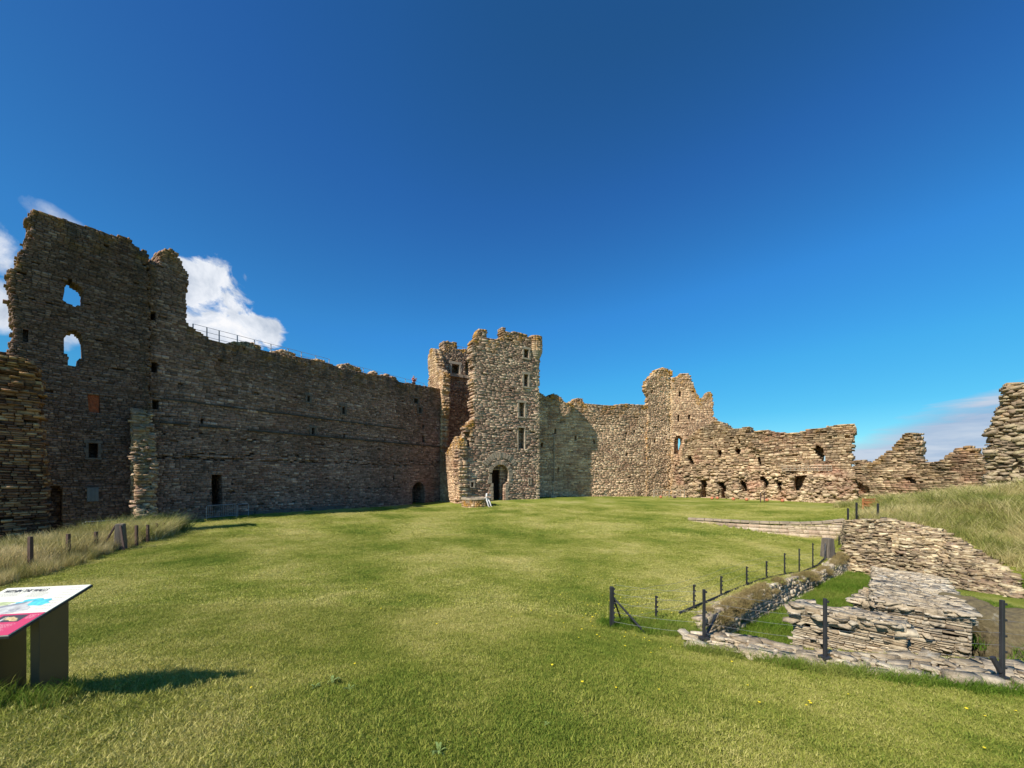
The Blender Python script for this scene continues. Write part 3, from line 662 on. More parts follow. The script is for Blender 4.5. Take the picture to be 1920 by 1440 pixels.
# ---- low ragged ruin to its right
LW=Wall((at(1598,40.2),40.2),(at(1850,31.),31.))
outl=[(LW.u(1598),-3.4)]+LW.poly([(1598,862),(1612,863),(1622,868),(1636,868),(1645,858),(1660,850),(1675,838),(1684,824),(1692,815),(1700,811),(1714,812),(1718,828),(1719,845),(1726,865),(1745,867),(1765,863),(1780,850),(1792,840),(1808,838),(1822,840),(1832,853),(1840,868),(1846,878),(1860,895)])+[(LW.u(1860),-3.4)]
root=empty('ruined_wall',(37.5,35,-2.6),'low ragged ruined wall with two peaks against the sky at right','ruined wall')
wallmesh('wall',M['range'],root,outl,[(LW.poly([(1692,897),(1705,895),(1716,902),(1714,908),(1700,905)]),.8),(LW.poly([(1600,915),(1610,905),(1625,912),(1627,925),(1600,925)]),.7)],1.1,LW.map,sw=(.2,.6),sh=(.1,.24),prot=.12,lump=.35,ls=.7,seed=16,miss=.04,ragged=.15,inset=.035)
# ---- tall ruin at right edge
TR=Wall((at(1836,20.5),20.5),d=(.66,-.75))
outl=[(TR.u(1836.2),-3)]+TR.poly([(1840,915),(1850,893),(1855,872),(1851,852),(1853,838),(1856,815),(1859,798),(1866,782),(1873,768),(1881,752),(1887,738),(1887,725),(1897,716),(1912,716),(1925,722),(1950,726),(1990,735)])+[(TR.u(1990),-3)]
root=empty('ruined_wall',(25.5,20,-1.5),'tall ragged ruined wall of layered slabs at the right edge of the picture','ruined wall')
wallmesh('wall',M['slab'],root,outl,[],1.2,TR.map,sw=(.12,.5),sh=(.06,.16),prot=.08,lump=.30,ls=1.1,seed=17,miss=.03,ragged=.16,inset=.02,split=.4)
R_=np.random.RandomState(19);u_=R_.uniform(TR.u(1840),TR.u(1990),900);z_=R_.uniform(-2,5.2,900);k=inpoly(u_,z_+.1,outl);u_,z_=u_[k],z_[k];V,Q,a=rockset(TR.map(u_,z_,.2*fbm(u_*1.1,z_*1.1,17)),np.repeat([[TR.n[0],TR.n[1],0.]],len(u_),0),(.15,.55),R_,up=.1,flat=.4);mk('tumbled_stones',V,Q,M['slab'],root,a)

# ------------------------------------------------------------------ pit ruins
def V3(px,py,Y): return (at(px,Y),Y,zat(py,Y))
pk=dict(sw=(.07,.34),sh=(.03,.085),prot=.026,jd=.02,lump=.07,ls=1.6,miss=.04,inset=.016,split=.35)
root=empty('rubble_wall',(15,15,-3.5),'broad collapsed rubble wall sloping down beneath the long grass of the mound','ruined wall')
T0=V3(1588,981,18.2);T1=V3(1660,978,17.6);T2=V3(1765,1000,16.4);T3=V3(1840,1045,14.8);T4=V3(1912,1092,13.2)
B0=V3(1576,1073,17.2);B1=V3(1650,1088,15.9);B2=V3(1735,1100,14.6);B3=V3(1825,1125,13.2);B4=V3(1912,1150,12.0)
B=[(b[0],b[1],b[2]-.45) for b in (B0,B1,B2,B3,B4)];T=[T0,T1,T2,T3,T4]
Ta,Ba=np.array(T),np.array(B);ss_=np.linspace(0,1,41);cs=np.r_[0,np.cumsum(np.linalg.norm(np.diff(Ta,axis=0),axis=1))];Wt=cs[-1];cs/=Wt
def smc(A):
    o=np.stack([np.interp(ss_,cs,A[:,k]) for k in range(3)],1)
    for _ in range(14): o[1:-1]=(o[:-2]+2*o[1:-1]+o[2:])/4
    return o
Ts,Bs=smc(Ta),smc(Ba);HT=2.3
def mp1(u,z,v):
    q=np.clip(u/Wt,0,1);t=(z/HT)[...,None]
    a_=np.stack([np.interp(q,ss_,Ts[:,k]) for k in range(3)],-1);b_=np.stack([np.interp(q,ss_,Bs[:,k]) for k in range(3)],-1)
    bulge=(np.sin(np.clip(z/HT,0,1)*3.14)*.18+.16*fbm(u*.7,z*.9,77))[...,None]
    return b_*(1-t)+a_*t+np.array((-.62,-.62,.48))*(bulge-v[...,None])
k1=dict(pk);k1.update(prot=.045,lump=.16,sw=(.10,.45),sh=(.04,.11),ragged=0.0,warp=.1,miss=.05)
ps=[stones([(0,0),(Wt,0),(Wt,HT),(0,HT)],[],.2,mp1,seed=50,**k1)]
# left return and end cap
bl=(B[0][0]+1.6,B[0][1]+2.4,B[0][2]);tl_=(T0[0]+1.2,T0[1]+1.6,T0[2]);ps.append(patch([bl,B[0],T0,tl_],T=.5,seed=56,**pk))
for i in range(4):
    a0,a1=T[i],T[i+1];k=.9
    c0=(a0[0]+.9,a0[1]+k*.9,a0[2]-.02);c1=(a1[0]+.9,a1[1]+k*.6,a1[2]-.02);ps.append(patch([a0,a1,c1,c0],T=.4,seed=60+i,**pk))
ps.append(patch([B[4],(B[4][0]+1.3,B[4][1]+.9,B[4][2]),(T4[0]+.9,T4[1]+.6,T4[2]),T4],T=.4,seed=66,**pk))
R_=np.random.RandomState(91)
u_=R_.rand(2600)*Wt;z_=R_.rand(2600)*HT*1.04;k=fbm(u_*.5,z_*.7,31)>-.35;u_,z_=u_[k],z_[k]
Pp=mp1(u_,z_,np.zeros(len(u_)));ps.append(rockset(Pp,np.repeat(np.array([[-.5,-.5,.5]]),len(u_),0),(.08,.40),R_,flat=.24))
for (a0,a1) in zip(T[:-1],T[1:]):
    P_,n__=patchpts([a0,a1,(a1[0]+.7,a1[1]+.5,a1[2]),(a0[0]+.7,a0[1]+.6,a0[2])],90,R_);ps.append(rockset(P_,n__,(.12,.45),R_))
V,Q,a=join([tri(p) for p in ps]);mk('wall',V,Q,M['pit'],root,a)
def block(name,label,front,back,w0,w1,zt0,zt1,zb,mat,seed,steps=0,k=None):
    """low wall running from front centre to back centre"""
    k=k or pk
    f=np.array(front,float);b=np.array(back,float);d=(b-f)/np.linalg.norm(b-f);s=np.array((d[1],-d[0]))
    root=empty(name,(float((f+b)[0]/2),float((f+b)[1]/2),zb),label,'ruined wall')
    fl,frr=f-s*w0/2,f+s*w0/2;bl,brr=b-s*w1/2,b+s*w1/2
    P=lambda p,z:(p[0],p[1],z)
    ps=[patch([P(fl,zb),P(frr,zb),P(frr,zt0),P(fl,zt0)],seed=seed,**k),patch([P(bl,zb),P(fl,zb),P(fl,zt0),P(bl,zt1)],seed=seed+1,**k),
        patch([P(frr,zb),P(brr,zb),P(brr,zt1),P(frr,zt0)],seed=seed+2,**k),patch([P(brr,zb),P(bl,zb),P(bl,zt1),P(brr,zt1)],seed=seed+4,**k)]
    kt=dict(k);kt['sw']=(.10,.30);kt['sh']=(.07,.2)
    ps.append(patch([P(fl,zt0),P(frr,zt0),P(brr,zt1),P(bl,zt1)],seed=seed+3,**kt))
    R_=np.random.RandomState(seed+5);faces=[([P(fl,zb+.4),P(frr,zb+.4),P(frr,zt0),P(fl,zt0)],34),([P(bl,zb+.4),P(fl,zb+.4),P(fl,zt0),P(bl,zt1)],34),([P(frr,zb+.4),P(brr,zb+.4),P(brr,zt1),P(frr,zt0)],34),([P(fl,zt0),P(frr,zt0),P(brr,zt1),P(bl,zt1)],75)]
    for c4,dn_ in faces:
        ar=np.linalg.norm(np.cross(np.array(c4[1])-c4[0],np.array(c4[3])-c4[0]));P_,n__=patchpts(c4,int(ar*dn_),R_);k_=fbm(P_[:,0]*1.1+P_[:,2],P_[:,1]*1.1+P_[:,2],seed)>-.25
        ps.append(rockset(P_[k_],n__[k_],(.06,.30),R_,up=.12,flat=.20))
    for q0,q1,z0_,z1_ in((fl,frr,zt0,zt0),(fl,bl,zt0,zt1),(frr,brr,zt0,zt1)):   # broken arris
        m_=int(np.linalg.norm(np.array(q1)-q0)*13);t_=R_.rand(m_,1);P_=np.c_[np.array(q0)*(1-t_)+np.array(q1)*t_,z0_*(1-t_)+z1_*t_+R_.uniform(-.14,.02,(m_,1))];ps.append(rockset(P_,np.repeat([[0,0,1.]],m_,0),(.10,.30),R_,up=.1,flat=.22))
    V,Q,a=join([tri(p) for p in ps]);mk('wall',V,Q,mat,root,a);return root
block('rubble_pier','pale lichened broad block of layered stone in the pit, tallest behind the front wall head',(at(1727,7.15),7.15),(at(1700,13.2),13.2),1.2,1.5,zat(1138,7.15),-3.25,-4.2,M['pale'],70)
block('rubble_pier','low buff rubble block in the pit left of the tallest pale pier',(at(1583,6.55),6.55),(at(1592,7.5),7.5),1.45,1.3,zat(1152,6.55),zat(1142,7.5),-4.0,M['pale'],80)
block('rubble_pier','small stepped stone remnant at the left foot of the pale pier',(at(1648,8.3),8.3),(at(1665,9.6),9.6),.8,.9,zat(1130,8.3),zat(1112,9.6),-4.0,M['pale'],90)
# rocky outcrop under the collapsed wall at right
def rock(c,r,seed,mat,parent,name='rock'):
    n=44;m=28;V=[];R=random.Random(seed)
    for i in range(m+1):
        for j in range(n):
            t=math.pi*i/m;p=2*math.pi*j/n;x,y,z=math.sin(t)*math.cos(p),math.sin(t)*math.sin(p),math.cos(t)
            k=1+.3*float(vn(np.array([x*1.5+z+seed]),np.array([y*1.5+seed]),seed)[0])+.10*float(vn(np.array([x*5+seed]),np.array([y*5+z*5]),seed+1)[0])
            V.append((c[0]+x*r[0]*k,c[1]+y*r[1]*k,c[2]+z*r[2]*k))
    Q=[(i*n+j,i*n+(j+1)%n,(i+1)*n+(j+1)%n,(i+1)*n+j) for i in range(m) for j in range(n)]
    return mk(name,V,Q,mat,parent)
M['rock']=stone_mat('mossy_rock',[(.17,.135,.07),(.27,.215,.115)],black=.6,red=.2,lich=0,white=.3,stain=0,fine=2)
for o_ in (M['rock'],): pass
root=empty('rock_outcrop',(10.2,8,-3.4),'mossy bare rock bank beneath the ruined wall at the right of the pit','rock')
rock((at(1850,8.0),8.2,-3.45),(1.2,.9,.75),3,M['rock'],root);rock((at(1920,7.3),7.6,-3.5),(1.0,1.1,.9),5,M['rock'],root)
R_=np.random.RandomState(44);P_=np.stack([R_.uniform(8.8,11.6,260),R_.uniform(6.4,9.6,260),np.zeros(260)],1);P_[:,2]=ground(P_[:,0],P_[:,1])
V,Q,a=rockset(P_,np.repeat([[0,0,1.]],260,0),(.08,.4),R_,up=.2);mk('tumbled_stones',V,Q,M['pit'],root,a)
# flat wall head along the lawn edge
NE=[(1283,1207,),(1380,1222),(1500,1245),(1620,1260),(1760,1277),(1930,1294)];FE=[(1292,1182),(1395,1190),(1500,1216),(1620,1224),(1760,1232),(1930,1243)]
root=empty('ruined_wall',(5,5.6,-2.7),'long low wall head of pale lichened flat stones edging the lawn at lower right','ruined wall')
ps=[];hz=-2.60
for i in range(5):
    def pt(p,c): Y=-c*F/(p[1]-HZ);return (at(p[0],Y),Y,c)
    a0,a1=pt(NE[i],hz),pt(NE[i+1],hz);b0_,b1_=pt(FE[i],hz),pt(FE[i+1],hz)
    kt=dict(sw=(.12,.45),sh=(.10,.26),prot=.022,jd=.02,lump=.05,ls=2,miss=.02,inset=.014,split=.3)
    ps.append(patch([a0,a1,b1_,b0_],T=.4,seed=100+i,**kt))
    dn=lambda p,k:(p[0],p[1],p[2]-k)
    ps.append(patch([dn(a0,.4),dn(a1,.4),a1,a0],T=.3,seed=110+i,**kt));ps.append(patch([dn(b1_,1.2),dn(b0_,1.2),b0_,b1_],T=.3,seed=120+i,**pk))
    R_=np.random.RandomState(seed_h:=200+i);P_,n__=patchpts([a0,a1,b1_,b0_],int(34*math.dist(a0,a1)),R_);ps.append(rockset(P_,n__,(.08,.34),R_,up=-.1,flat=.2))
    if i==0: ps.append(patch([dn(b0_,.8),dn(a0,.8),a0,b0_],T=.3,seed=130,**kt))
V,Q,a=join([tri(p) for p in ps]);mk('wall',V,Q,M['pale'],root,a)
# trench retaining wall (faces the pit) with dry turf hanging over it
TA=(3.75,7.85);TB=(14.8,17.3)
root=empty('retaining_wall',(9,12.4,-3.4),'narrow stone retaining wall of the pit under overhanging dry turf and black sheeting','retaining wall')
nseg=6;ps=[];sheet=MB()
dT=np.array((TB[0]-TA[0],TB[1]-TA[1]));dT/=np.linalg.norm(dT);nT=np.array((dT[1],-dT[0]))
for i in range(nseg):
    t0,t1=i/nseg,(i+1)/nseg
    p0=(TA[0]+(TB[0]-TA[0])*t0+nT[0]*.12,TA[1]+(TB[1]-TA[1])*t0+nT[1]*.12);p1=(TA[0]+(TB[0]-TA[0])*t1+nT[0]*.12,TA[1]+(TB[1]-TA[1])*t1+nT[1]*.12)
    g0=gz(p0[0]-nT[0]*.6,p0[1]-nT[1]*.6);g1=gz(p1[0]-nT[0]*.6,p1[1]-nT[1]*.6)
    q0=(p0[0]+nT[0]*.35,p0[1]+nT[1]*.35);q1=(p1[0]+nT[0]*.35,p1[1]+nT[1]*.35)
    ps.append(patch([(q0[0],q0[1],g0-1.6),(q1[0],q1[1],g1-1.6),(p1[0],p1[1],g1+.0),(p0[0],p0[1],g0+.0)],T=.4,seed=140+i,sw=(.12,.38),sh=(.07,.14),prot=.02,jd=.02,lump=.05,inset=.012))
    ps.append(patch([(p0[0],p0[1],g0+.01),(p1[0],p1[1],g1+.01),(p1[0]-nT[0]*.4,p1[1]-nT[1]*.4,g1),(p0[0]-nT[0]*.4,p0[1]-nT[1]*.4,g0)],T=.2,seed=150+i,sw=(.15,.4),sh=(.12,.2),prot=.02,jd=.02,lump=.02))
    sheet.tube([(p0[0]-nT[0]*.45,p0[1]-nT[1]*.45,g0+.03),(p1[0]-nT[0]*.45,p1[1]-nT[1]*.45,g1+.01)],.028,5)
V,Q,a=join(ps);mk('wall',V,Q,M['pale'],root,a);sheet.build('sheeting_edge',M['black'],root)
# repointed retaining wall holding the upper lawn
root=empty('retaining_wall',(14.5,22.2,-3.0),'wedge shaped retaining wall of pale pinkish stone holding up the far lawn','retaining wall')
RW=Wall(RA,RB,off=.12);n=8;poly=[]
tops=[];bots=[]
for i in range(n+1):
    u=RW.len*i/n;x,y,_=RW.P(u,0,.4);tops.append((u,gz(x,y)+.06));x,y,_=RW.P(u,0,-.3);bots.append((u,gz(x,y)-.2))
outl=bots+tops[::-1]
wallmesh('wall',M['ret'],root,outl,[],.35,RW.map,sw=(.25,.6),sh=(.13,.24),prot=.015,jd=.02,lump=.02,seed=31,ragged=0,inset=.018,split=.15)
mb=MB()
for i in range(16):
    u0=RW.len*i/16;u1=RW.len*(i+1)/16-.03;z0=np.interp(u0,[t[0] for t in tops],[t[1] for t in tops]);z1=np.interp(u1,[t[0] for t in tops],[t[1] for t in tops])
    vs=[RW.P(u,z+h,v) for h in(.003,.11) for u,z,v in((u0,z0,-.05),(u1,z1,-.05),(u1,z1,.4),(u0,z0,.4))];mb.add(vs,[(3,2,1,0),(4,5,6,7),(0,1,5,4),(1,2,6,5),(2,3,7,6),(3,0,4,7)])
mb.build('coping',M['arch'],root)

# ------------------------------------------------------------------ fences
def post(mb_parent,x,y,z,h,r=.035,ins=0,mat='black',tilt=0,name='post'):
    mb=MB();mb.box((x,y,z+h/2-.1),(r*2,r*2,h+.2),tilt,taper=.92)
    for k in range(ins):
        zz=z+h*(.15+.8*k/max(1,ins-1));mb.box((x+r+.008,y-.01,zz),(.028,.03,.03),tilt)
    return mb.build(name,M[mat],mb_parent,bevel=.006)
def wires(parent,pts,levels,r=.0022):
    for L in levels:
        mb=MB();P=[]
        for a,b in zip(pts[:-1],pts[1:]):
            for k in range(5):
                t=k/5;P.append((a[0]+(b[0]-a[0])*t,a[1]+(b[1]-a[1])*t,a[2]+(b[2]-a[2])*t+L-.03*math.sin(math.pi*t)*1))
        P.append((pts[-1][0],pts[-1][1],pts[-1][2]+L));mb.tube(P,r,4);mb.build('wire',M['wire'],parent)
# fence along the trench, over the lawn
fp=[];root=empty('wire_fence',(3,7,-2.8),'thin black post and wire fence along the turf topped trench edge','fence')
for i,(px,pb,ptp) in enumerate([(1147,1178,1100),(1230,1162,1117),(1301,1157,1096),(1352,1133,1080),(1400,1112,1062),(1437,1096,1052),(1471,1079,1037),(1498.5,1069,1028.5),(1524,1058,1018),(1573,1049,1004)]):
    if i<2: x,y,z=gp(px,pb,-2.75)
    else:
        # stand just behind the trench edge
        r=(px-CX)/F;t=(r*(TA[1]+.1)-(TA[0]-.35))/(dT[0]-r*dT[1]);x=TA[0]-.35+dT[0]*t;y=TA[1]+.1+dT[1]*t;z=gz(x,y)
    h=(HZ-ptp)/F*y-z
    post(root,x,y,z,h,.035 if i==0 else .018,8 if i==0 else 5);fp.append((x,y,z))
x,y,z=fp[0]
for dx,dy in((.55,-.25),(.35,.6)):
    mb=MB();mb.tube([(x+.03,y,z+.55),(x+dx,y+dy,gz(x+dx,y+dy)-.02)],.018,6);mb.build('brace',M['black'],root)
r=(1552-CX)/F;t=(r*(TA[1]+.1)-(TA[0]-.35))/(dT[0]-r*dT[1]);x=TA[0]-.35+dT[0]*t;y=TA[1]+.1+dT[1]*t;z=gz(x,y)
mb=MB();mb.box((x,y,z+.4),(.42,.42,.95),.3,taper=.75);mb.build('strainer_post',M['wood'],root,bevel=.02)
for s in(-1,1):
    mb=MB();mb.tube([(x+s*.1,y,z+.75),(x+s*.55*dT[0],y+s*.55*dT[1],z)],.03,6);mb.build('brace',M['black'],root)
wires(root,fp,(.18,.36,.54,.68))
# fence standing on the wall head
fq=[];root=empty('wire_fence',(5,5.8,-2.6),'stout black post and wire fence standing on the pale wall head at lower right','fence')
for px,pb,ptp in[(1320,1199,1105),(1547,1236,1122),(1879,1274,1125)]:
    Y=-hz*F/(pb-HZ);x=at(px,Y);h=(pb-ptp)/F*Y;post(root,x,Y,hz,h,.021,5);fq.append((x,Y,hz))
    mb=MB();mb.box((x,Y,hz+.02),(.12,.12,.05),.2);mb.build('foot_plate',M['black'],root,bevel=.005)
x,y,z=fq[2];mb=MB();mb.tube([(x-.02,y,z+.1),(x-.1,y+.02,z+.28)],.03,6);mb.build('brace',M['black'],root)
x,y,z=fq[0];mb=MB();mb.tube([(x+.03,y,z+.05),(x+.5,y+.55,z+.22)],.02,6);mb.build('brace',M['black'],root)
fq2=[fp[0][:2]+(fq[0][2]-.08,)]+fq+[(fq[2][0]+1.6,fq[2][1]-.45,fq[2][2]+.02)]
wires(root,fq2,(.1,.27,.44,.6,.76),.0016)
# three posts behind the rubble wall
root=empty('wire_fence',(17,19.5,-2.5),'three tall posts of a wire fence behind the rubble wall by the orange bench','fence')
f3=[]
for px,pb,ptp,Y in[(1590,990,953,19.3),(1606,978,942,19.6),(1646,976,944,19.2)]:
    x=at(px,Y);z=gz(x,Y);h=max(.6,zat(ptp,Y)-z);post(root,x,Y,z,h,.035,6);f3.append((x,Y,z))
wires(root,f3,(.3,.6))
# timber rail fence far behind the mound
root=empty('rail_fence',(30,27,-2),'distant low timber post and rail fence beyond the grassy mound','fence')
f4=[]
for px in(1712,1732,1753,1775,1797,1823,1858,1895):
    Y=27-(px-1712)*.02;x=at(px,Y);z=max(gz(x,Y)-.1,zat(950,Y));mb=MB();mb.box((x,Y,(z+zat(930,Y))/2),(.12,.12,zat(930,Y)-z),.2);mb.build('post',M['darkwood'],root);f4.append((x,Y,zat(930,Y)))
for dz in(.12,.4):
    for k in (0,3):
        mb=MB();mb.tube([(f4[k][0],f4[k][1],f4[k][2]-dz),(f4[k+1][0],f4[k+1][1],f4[k+1][2]-dz)],.045,4);mb.build('rail',M['darkwood'],root)
# fence at left
LF=[(57,1075,1006),(128,1052,1001),(180,1037,997),(256,1024,985),(277,1017,984),(293,1010,981),(307,1006,980),(318,1002,979),(328,999,978)]
root=empty('wire_fence',(-15,14,-2.8),'dark timber post fence in tall dry grass at left with thick grey strainer post','fence')
fl=[]
for px,pb,ptp in LF:
    x,y,z=gp(px,pb,-2.8);h=(HZ-ptp)/F*y-z;post(root,x,y,z,h,.045,0,'darkwood');fl.append((x,y,z))
x,y,z=gp(226,1046,-2.8);x,y=(fl[2][0]+fl[3][0])/2,(fl[2][1]+fl[3][1])/2;z=gz(x,y);y0=y;x=at(226,y)
mb=MB();mb.box((x,y,z+.42),(.36,.3,1.2),.4,taper=.72);mb.build('strainer_post',M['wood'],root,bevel=.03)
for s in(-1,1):
    mb=MB();mb.tube([(x+s*.1,y-.1,z+.95),(x+s*.45,y-.3,z+.05)],.035,6);mb.build('brace',M['darkwood'],root)
wires(root,fl,(.3,.55,.8))
# steel crowd barriers at the wall foot
def barrier(x0,y0,x1,y1,z,h,label,bars,rails,group=None,cat='barrier',name='crowd_barrier'):
    root=empty(name,((x0+x1)/2,(y0+y1)/2,z),label,cat,group)
    mb=MB();mb.tube([(x0,y0,z),(x0,y0,z+h*.93),(x0+(x1-x0)*.04,y0+(y1-y0)*.04,z+h),(x1-(x1-x0)*.04,y1-(y1-y0)*.04,z+h),(x1,y1,z+h*.93),(x1,y1,z)],.025,6);mb.build('frame',M['steel'],root)
    if rails:
        mb=MB()
        for k in rails: mb.tube([(x0,y0,z+h*k),(x1,y1,z+h*k)],.018,5)
        mb.build('rail',M['steel'],root)
    if bars:
        mb=MB()
        for k in range(1,bars): t=k/bars;mb.tube([(x0+(x1-x0)*t,y0+(y1-y0)*t,z+h*.2),(x0+(x1-x0)*t,y0+(y1-y0)*t,z+h)],.009,4)
        mb.build('bars',M['steel'],root)
def onw(w,px,out): 
    u=w.u(px);x,y,_=w.P(u,0,-out);return x,y
x0,y0=onw(CW,374,1.3);x1,y1=onw(CW,431,1.1);z=gz(x0,y0);barrier(x0,y0,x1,y1,z,.95,'grey steel crowd barrier in front of the dark doorway at the wall foot',16,[.2])
x0,y0=onw(CW,436,.9);x1,y1=onw(CW,456,.9);barrier(x0,y0,x1,y1,gz(x0,y0),.9,'short open steel rail just right of the crowd barrier',0,[])
x0,y0=onw(LT,150,.9);x1,y1=onw(LT,268,.9);barrier(x0,y0,x1,y1,gz(x0,y0)-.05,.62,'low grey railing of four long bars at the foot of the left tower',0,[.3,.55,.78],None,'railing','railing')
# walkway railings on top of the curtain
CWr=Wall(CW.A,d=CW.d,off=-1.4)
def toprail(pxs,label,h=.95,dz=0.0):
    P=[]
    zt=CW.uz(600,679)[1]
    root=empty('railing',CWr.P(CWr.u(pxs[0]),zt-.1),label,'railing')
    for px in pxs:
        u=CWr.u(px);x,y,_=CWr.P(u,0);zz=zt-.1
        mb=MB();mb.box((x,y,zz+h/2),(.05,.05,h),0);mb.build('post',M['steel'],root);P.append((x,y,zz))
    for k in(h,h*.66,h*.33):
        mb=MB();mb.tube([(p[0],p[1],p[2]+k) for p in P],.014,4);mb.build('rail',M['steel'],root)
toprail([362,388,411,445,477,508,540,565,592,617],'long thin grey safety railing on the left half of the shaded wall top',1.0)
toprail([652,681,704,732,760,778,795],'thin safety railing on the shaded wall top near the middle tower',1.0)
# ------------------------------------------------------------------ small far objects
def ball(name,px,py,Y,r,mat,label,cat,group=None):
    x=at(px,Y);z=gz(x,Y);mb=MB();R=random.Random(px)
    prof=[(.02*r,0),(.6*r,.03*r),(1.0*r,.5*r),(1.02*r,1.0*r),(.8*r,1.55*r),(.45*r,1.85*r),(.05*r,1.95*r)]
    mb.lathe((x,Y,z),prof,10);o=mb.build(name,mat,None,smooth=True,loc=(x,Y,z));tag(o,label,cat,group);return o
lab=['orange terracotta lump beside the low hurdle at the tower foot','left of two orange lumps before the first arched opening','right of two orange lumps close together before the first openings','orange lump on the lawn between second and third openings','orange lump just left of the dark timber frame','orange lump just right of the dark timber frame','last orange lump on the lawn at right']
for (px,Y),l in zip([(1239,49),(1335,46),(1345,46.2),(1375,44.5),(1400,43.8),(1438,42.6),(1467,41.6)],lab): ball('terracotta_lump',px,935,Y,.17,M['terracotta'],l,'lump','orange lumps along the wall foot')
ball('dark_lump',1265,935,48.8,.18,M['darkwood'],'dark brown rounded lump before the low hurdle','lump')
def hurdle(px0,px1,Y,h,label):
    x0,x1=at(px0,Y),at(px1,Y);z=gz(x0,Y);root=empty('hurdle',((x0+x1)/2,Y,z),label,'fence')
    n=9
    for i in range(n):
        x=x0+(x1-x0)*i/(n-1);mb=MB();mb.box((x,Y,z+h/2),(.05 if i%4 else .11,.06,h),0);mb.build('post',M['frame'],root)
    for k in(.3,.92):
        mb=MB();mb.box(((x0+x1)/2,Y-.06,z+h*k),(x1-x0,.04,.07),0);mb.build('rail',M['frame'],root)
hurdle(1226,1283,50.2,1.05,'weathered grey timber hurdle at the foot of the golden topped tower')
Y=41;x0,x1=at(1426,Y),at(1433,Y);z=gz(x0,Y);root=empty('timber_frame',(x0,Y,z),'small dark timber frame standing on the lawn before the rubble range','frame')
for x in(x0,x1): mb=MB();mb.box((x,Y,z+.5),(.07,.07,1.05+.25*(x==x1)),0);mb.build('post',M['darkwood'],root)
mb=MB();mb.box(((x0+x1)/2,Y,z+.55),(x1-x0-.07,.05,.08),0);mb.build('rail',M['darkwood'],root)
mb=MB();mb.tube([(x0,Y,z+1.0),(x1,Y,z+1.28)],.04,5);mb.build('rail',M['darkwood'],root)
def bench(px,pb,Y,w,label,rz,mat):
    x=at(px,Y);z=zat(pb,Y);root=empty('bench',(x,Y,z),label,'bench',rz=rz)
    def B(name,c,d): mb=MB();mb.box(c,d,0);o=mk(name,mb.V,mb.Q,mat);o.parent=root
    for sx in(-1,1):
        for sy in(-1,1): B('leg',(sx*(w/2-.05),sy*.22,.22 if sy<0 else .45),(.08,.08,.44 if sy<0 else .9))
        B('armrest',(sx*(w/2-.05),0,.66),(.08,.5,.05))
    B('seat',(0,0,.45),(w-.02,.5,.05));
    for k in range(3): B('back_slat',(0,.235,.56+.13*k),(w-.1,.03,.10))
bench(1637,962,23.5,1.05,'orange brown wooden bench seen from behind beyond the rubble wall',.25,M['bench']);
bench(1722,950,25.5,1.2,'dark brown wooden bench half hidden behind the long grass of the mound',.1,M['darkwood'])
# stone post with round head near the drainpipe
Y=45.8;x=at(1037,Y);z=gz(x,Y);root=empty('sundial',(x,Y,z),'slim pale stone pillar with round head on a plinth in the tower shadow','stone pillar')
mb=MB();mb.box((x,Y,z+.1),(.75,.5,.3),.3);mb.build('plinth',M['frame'],root);mb=MB();mb.lathe((x,Y,z+.25),[(.13,0),(.1,.1),(.085,1.15),(.11,1.25)],10);mb.build('shaft',M['frame'],root)
mb=MB();mb.lathe((x,Y,z+1.5),[(.05,0),(.17,.06),(.2,.18),(.17,.3),(.05,.36)],12);mb.build('head',M['frame'],root)

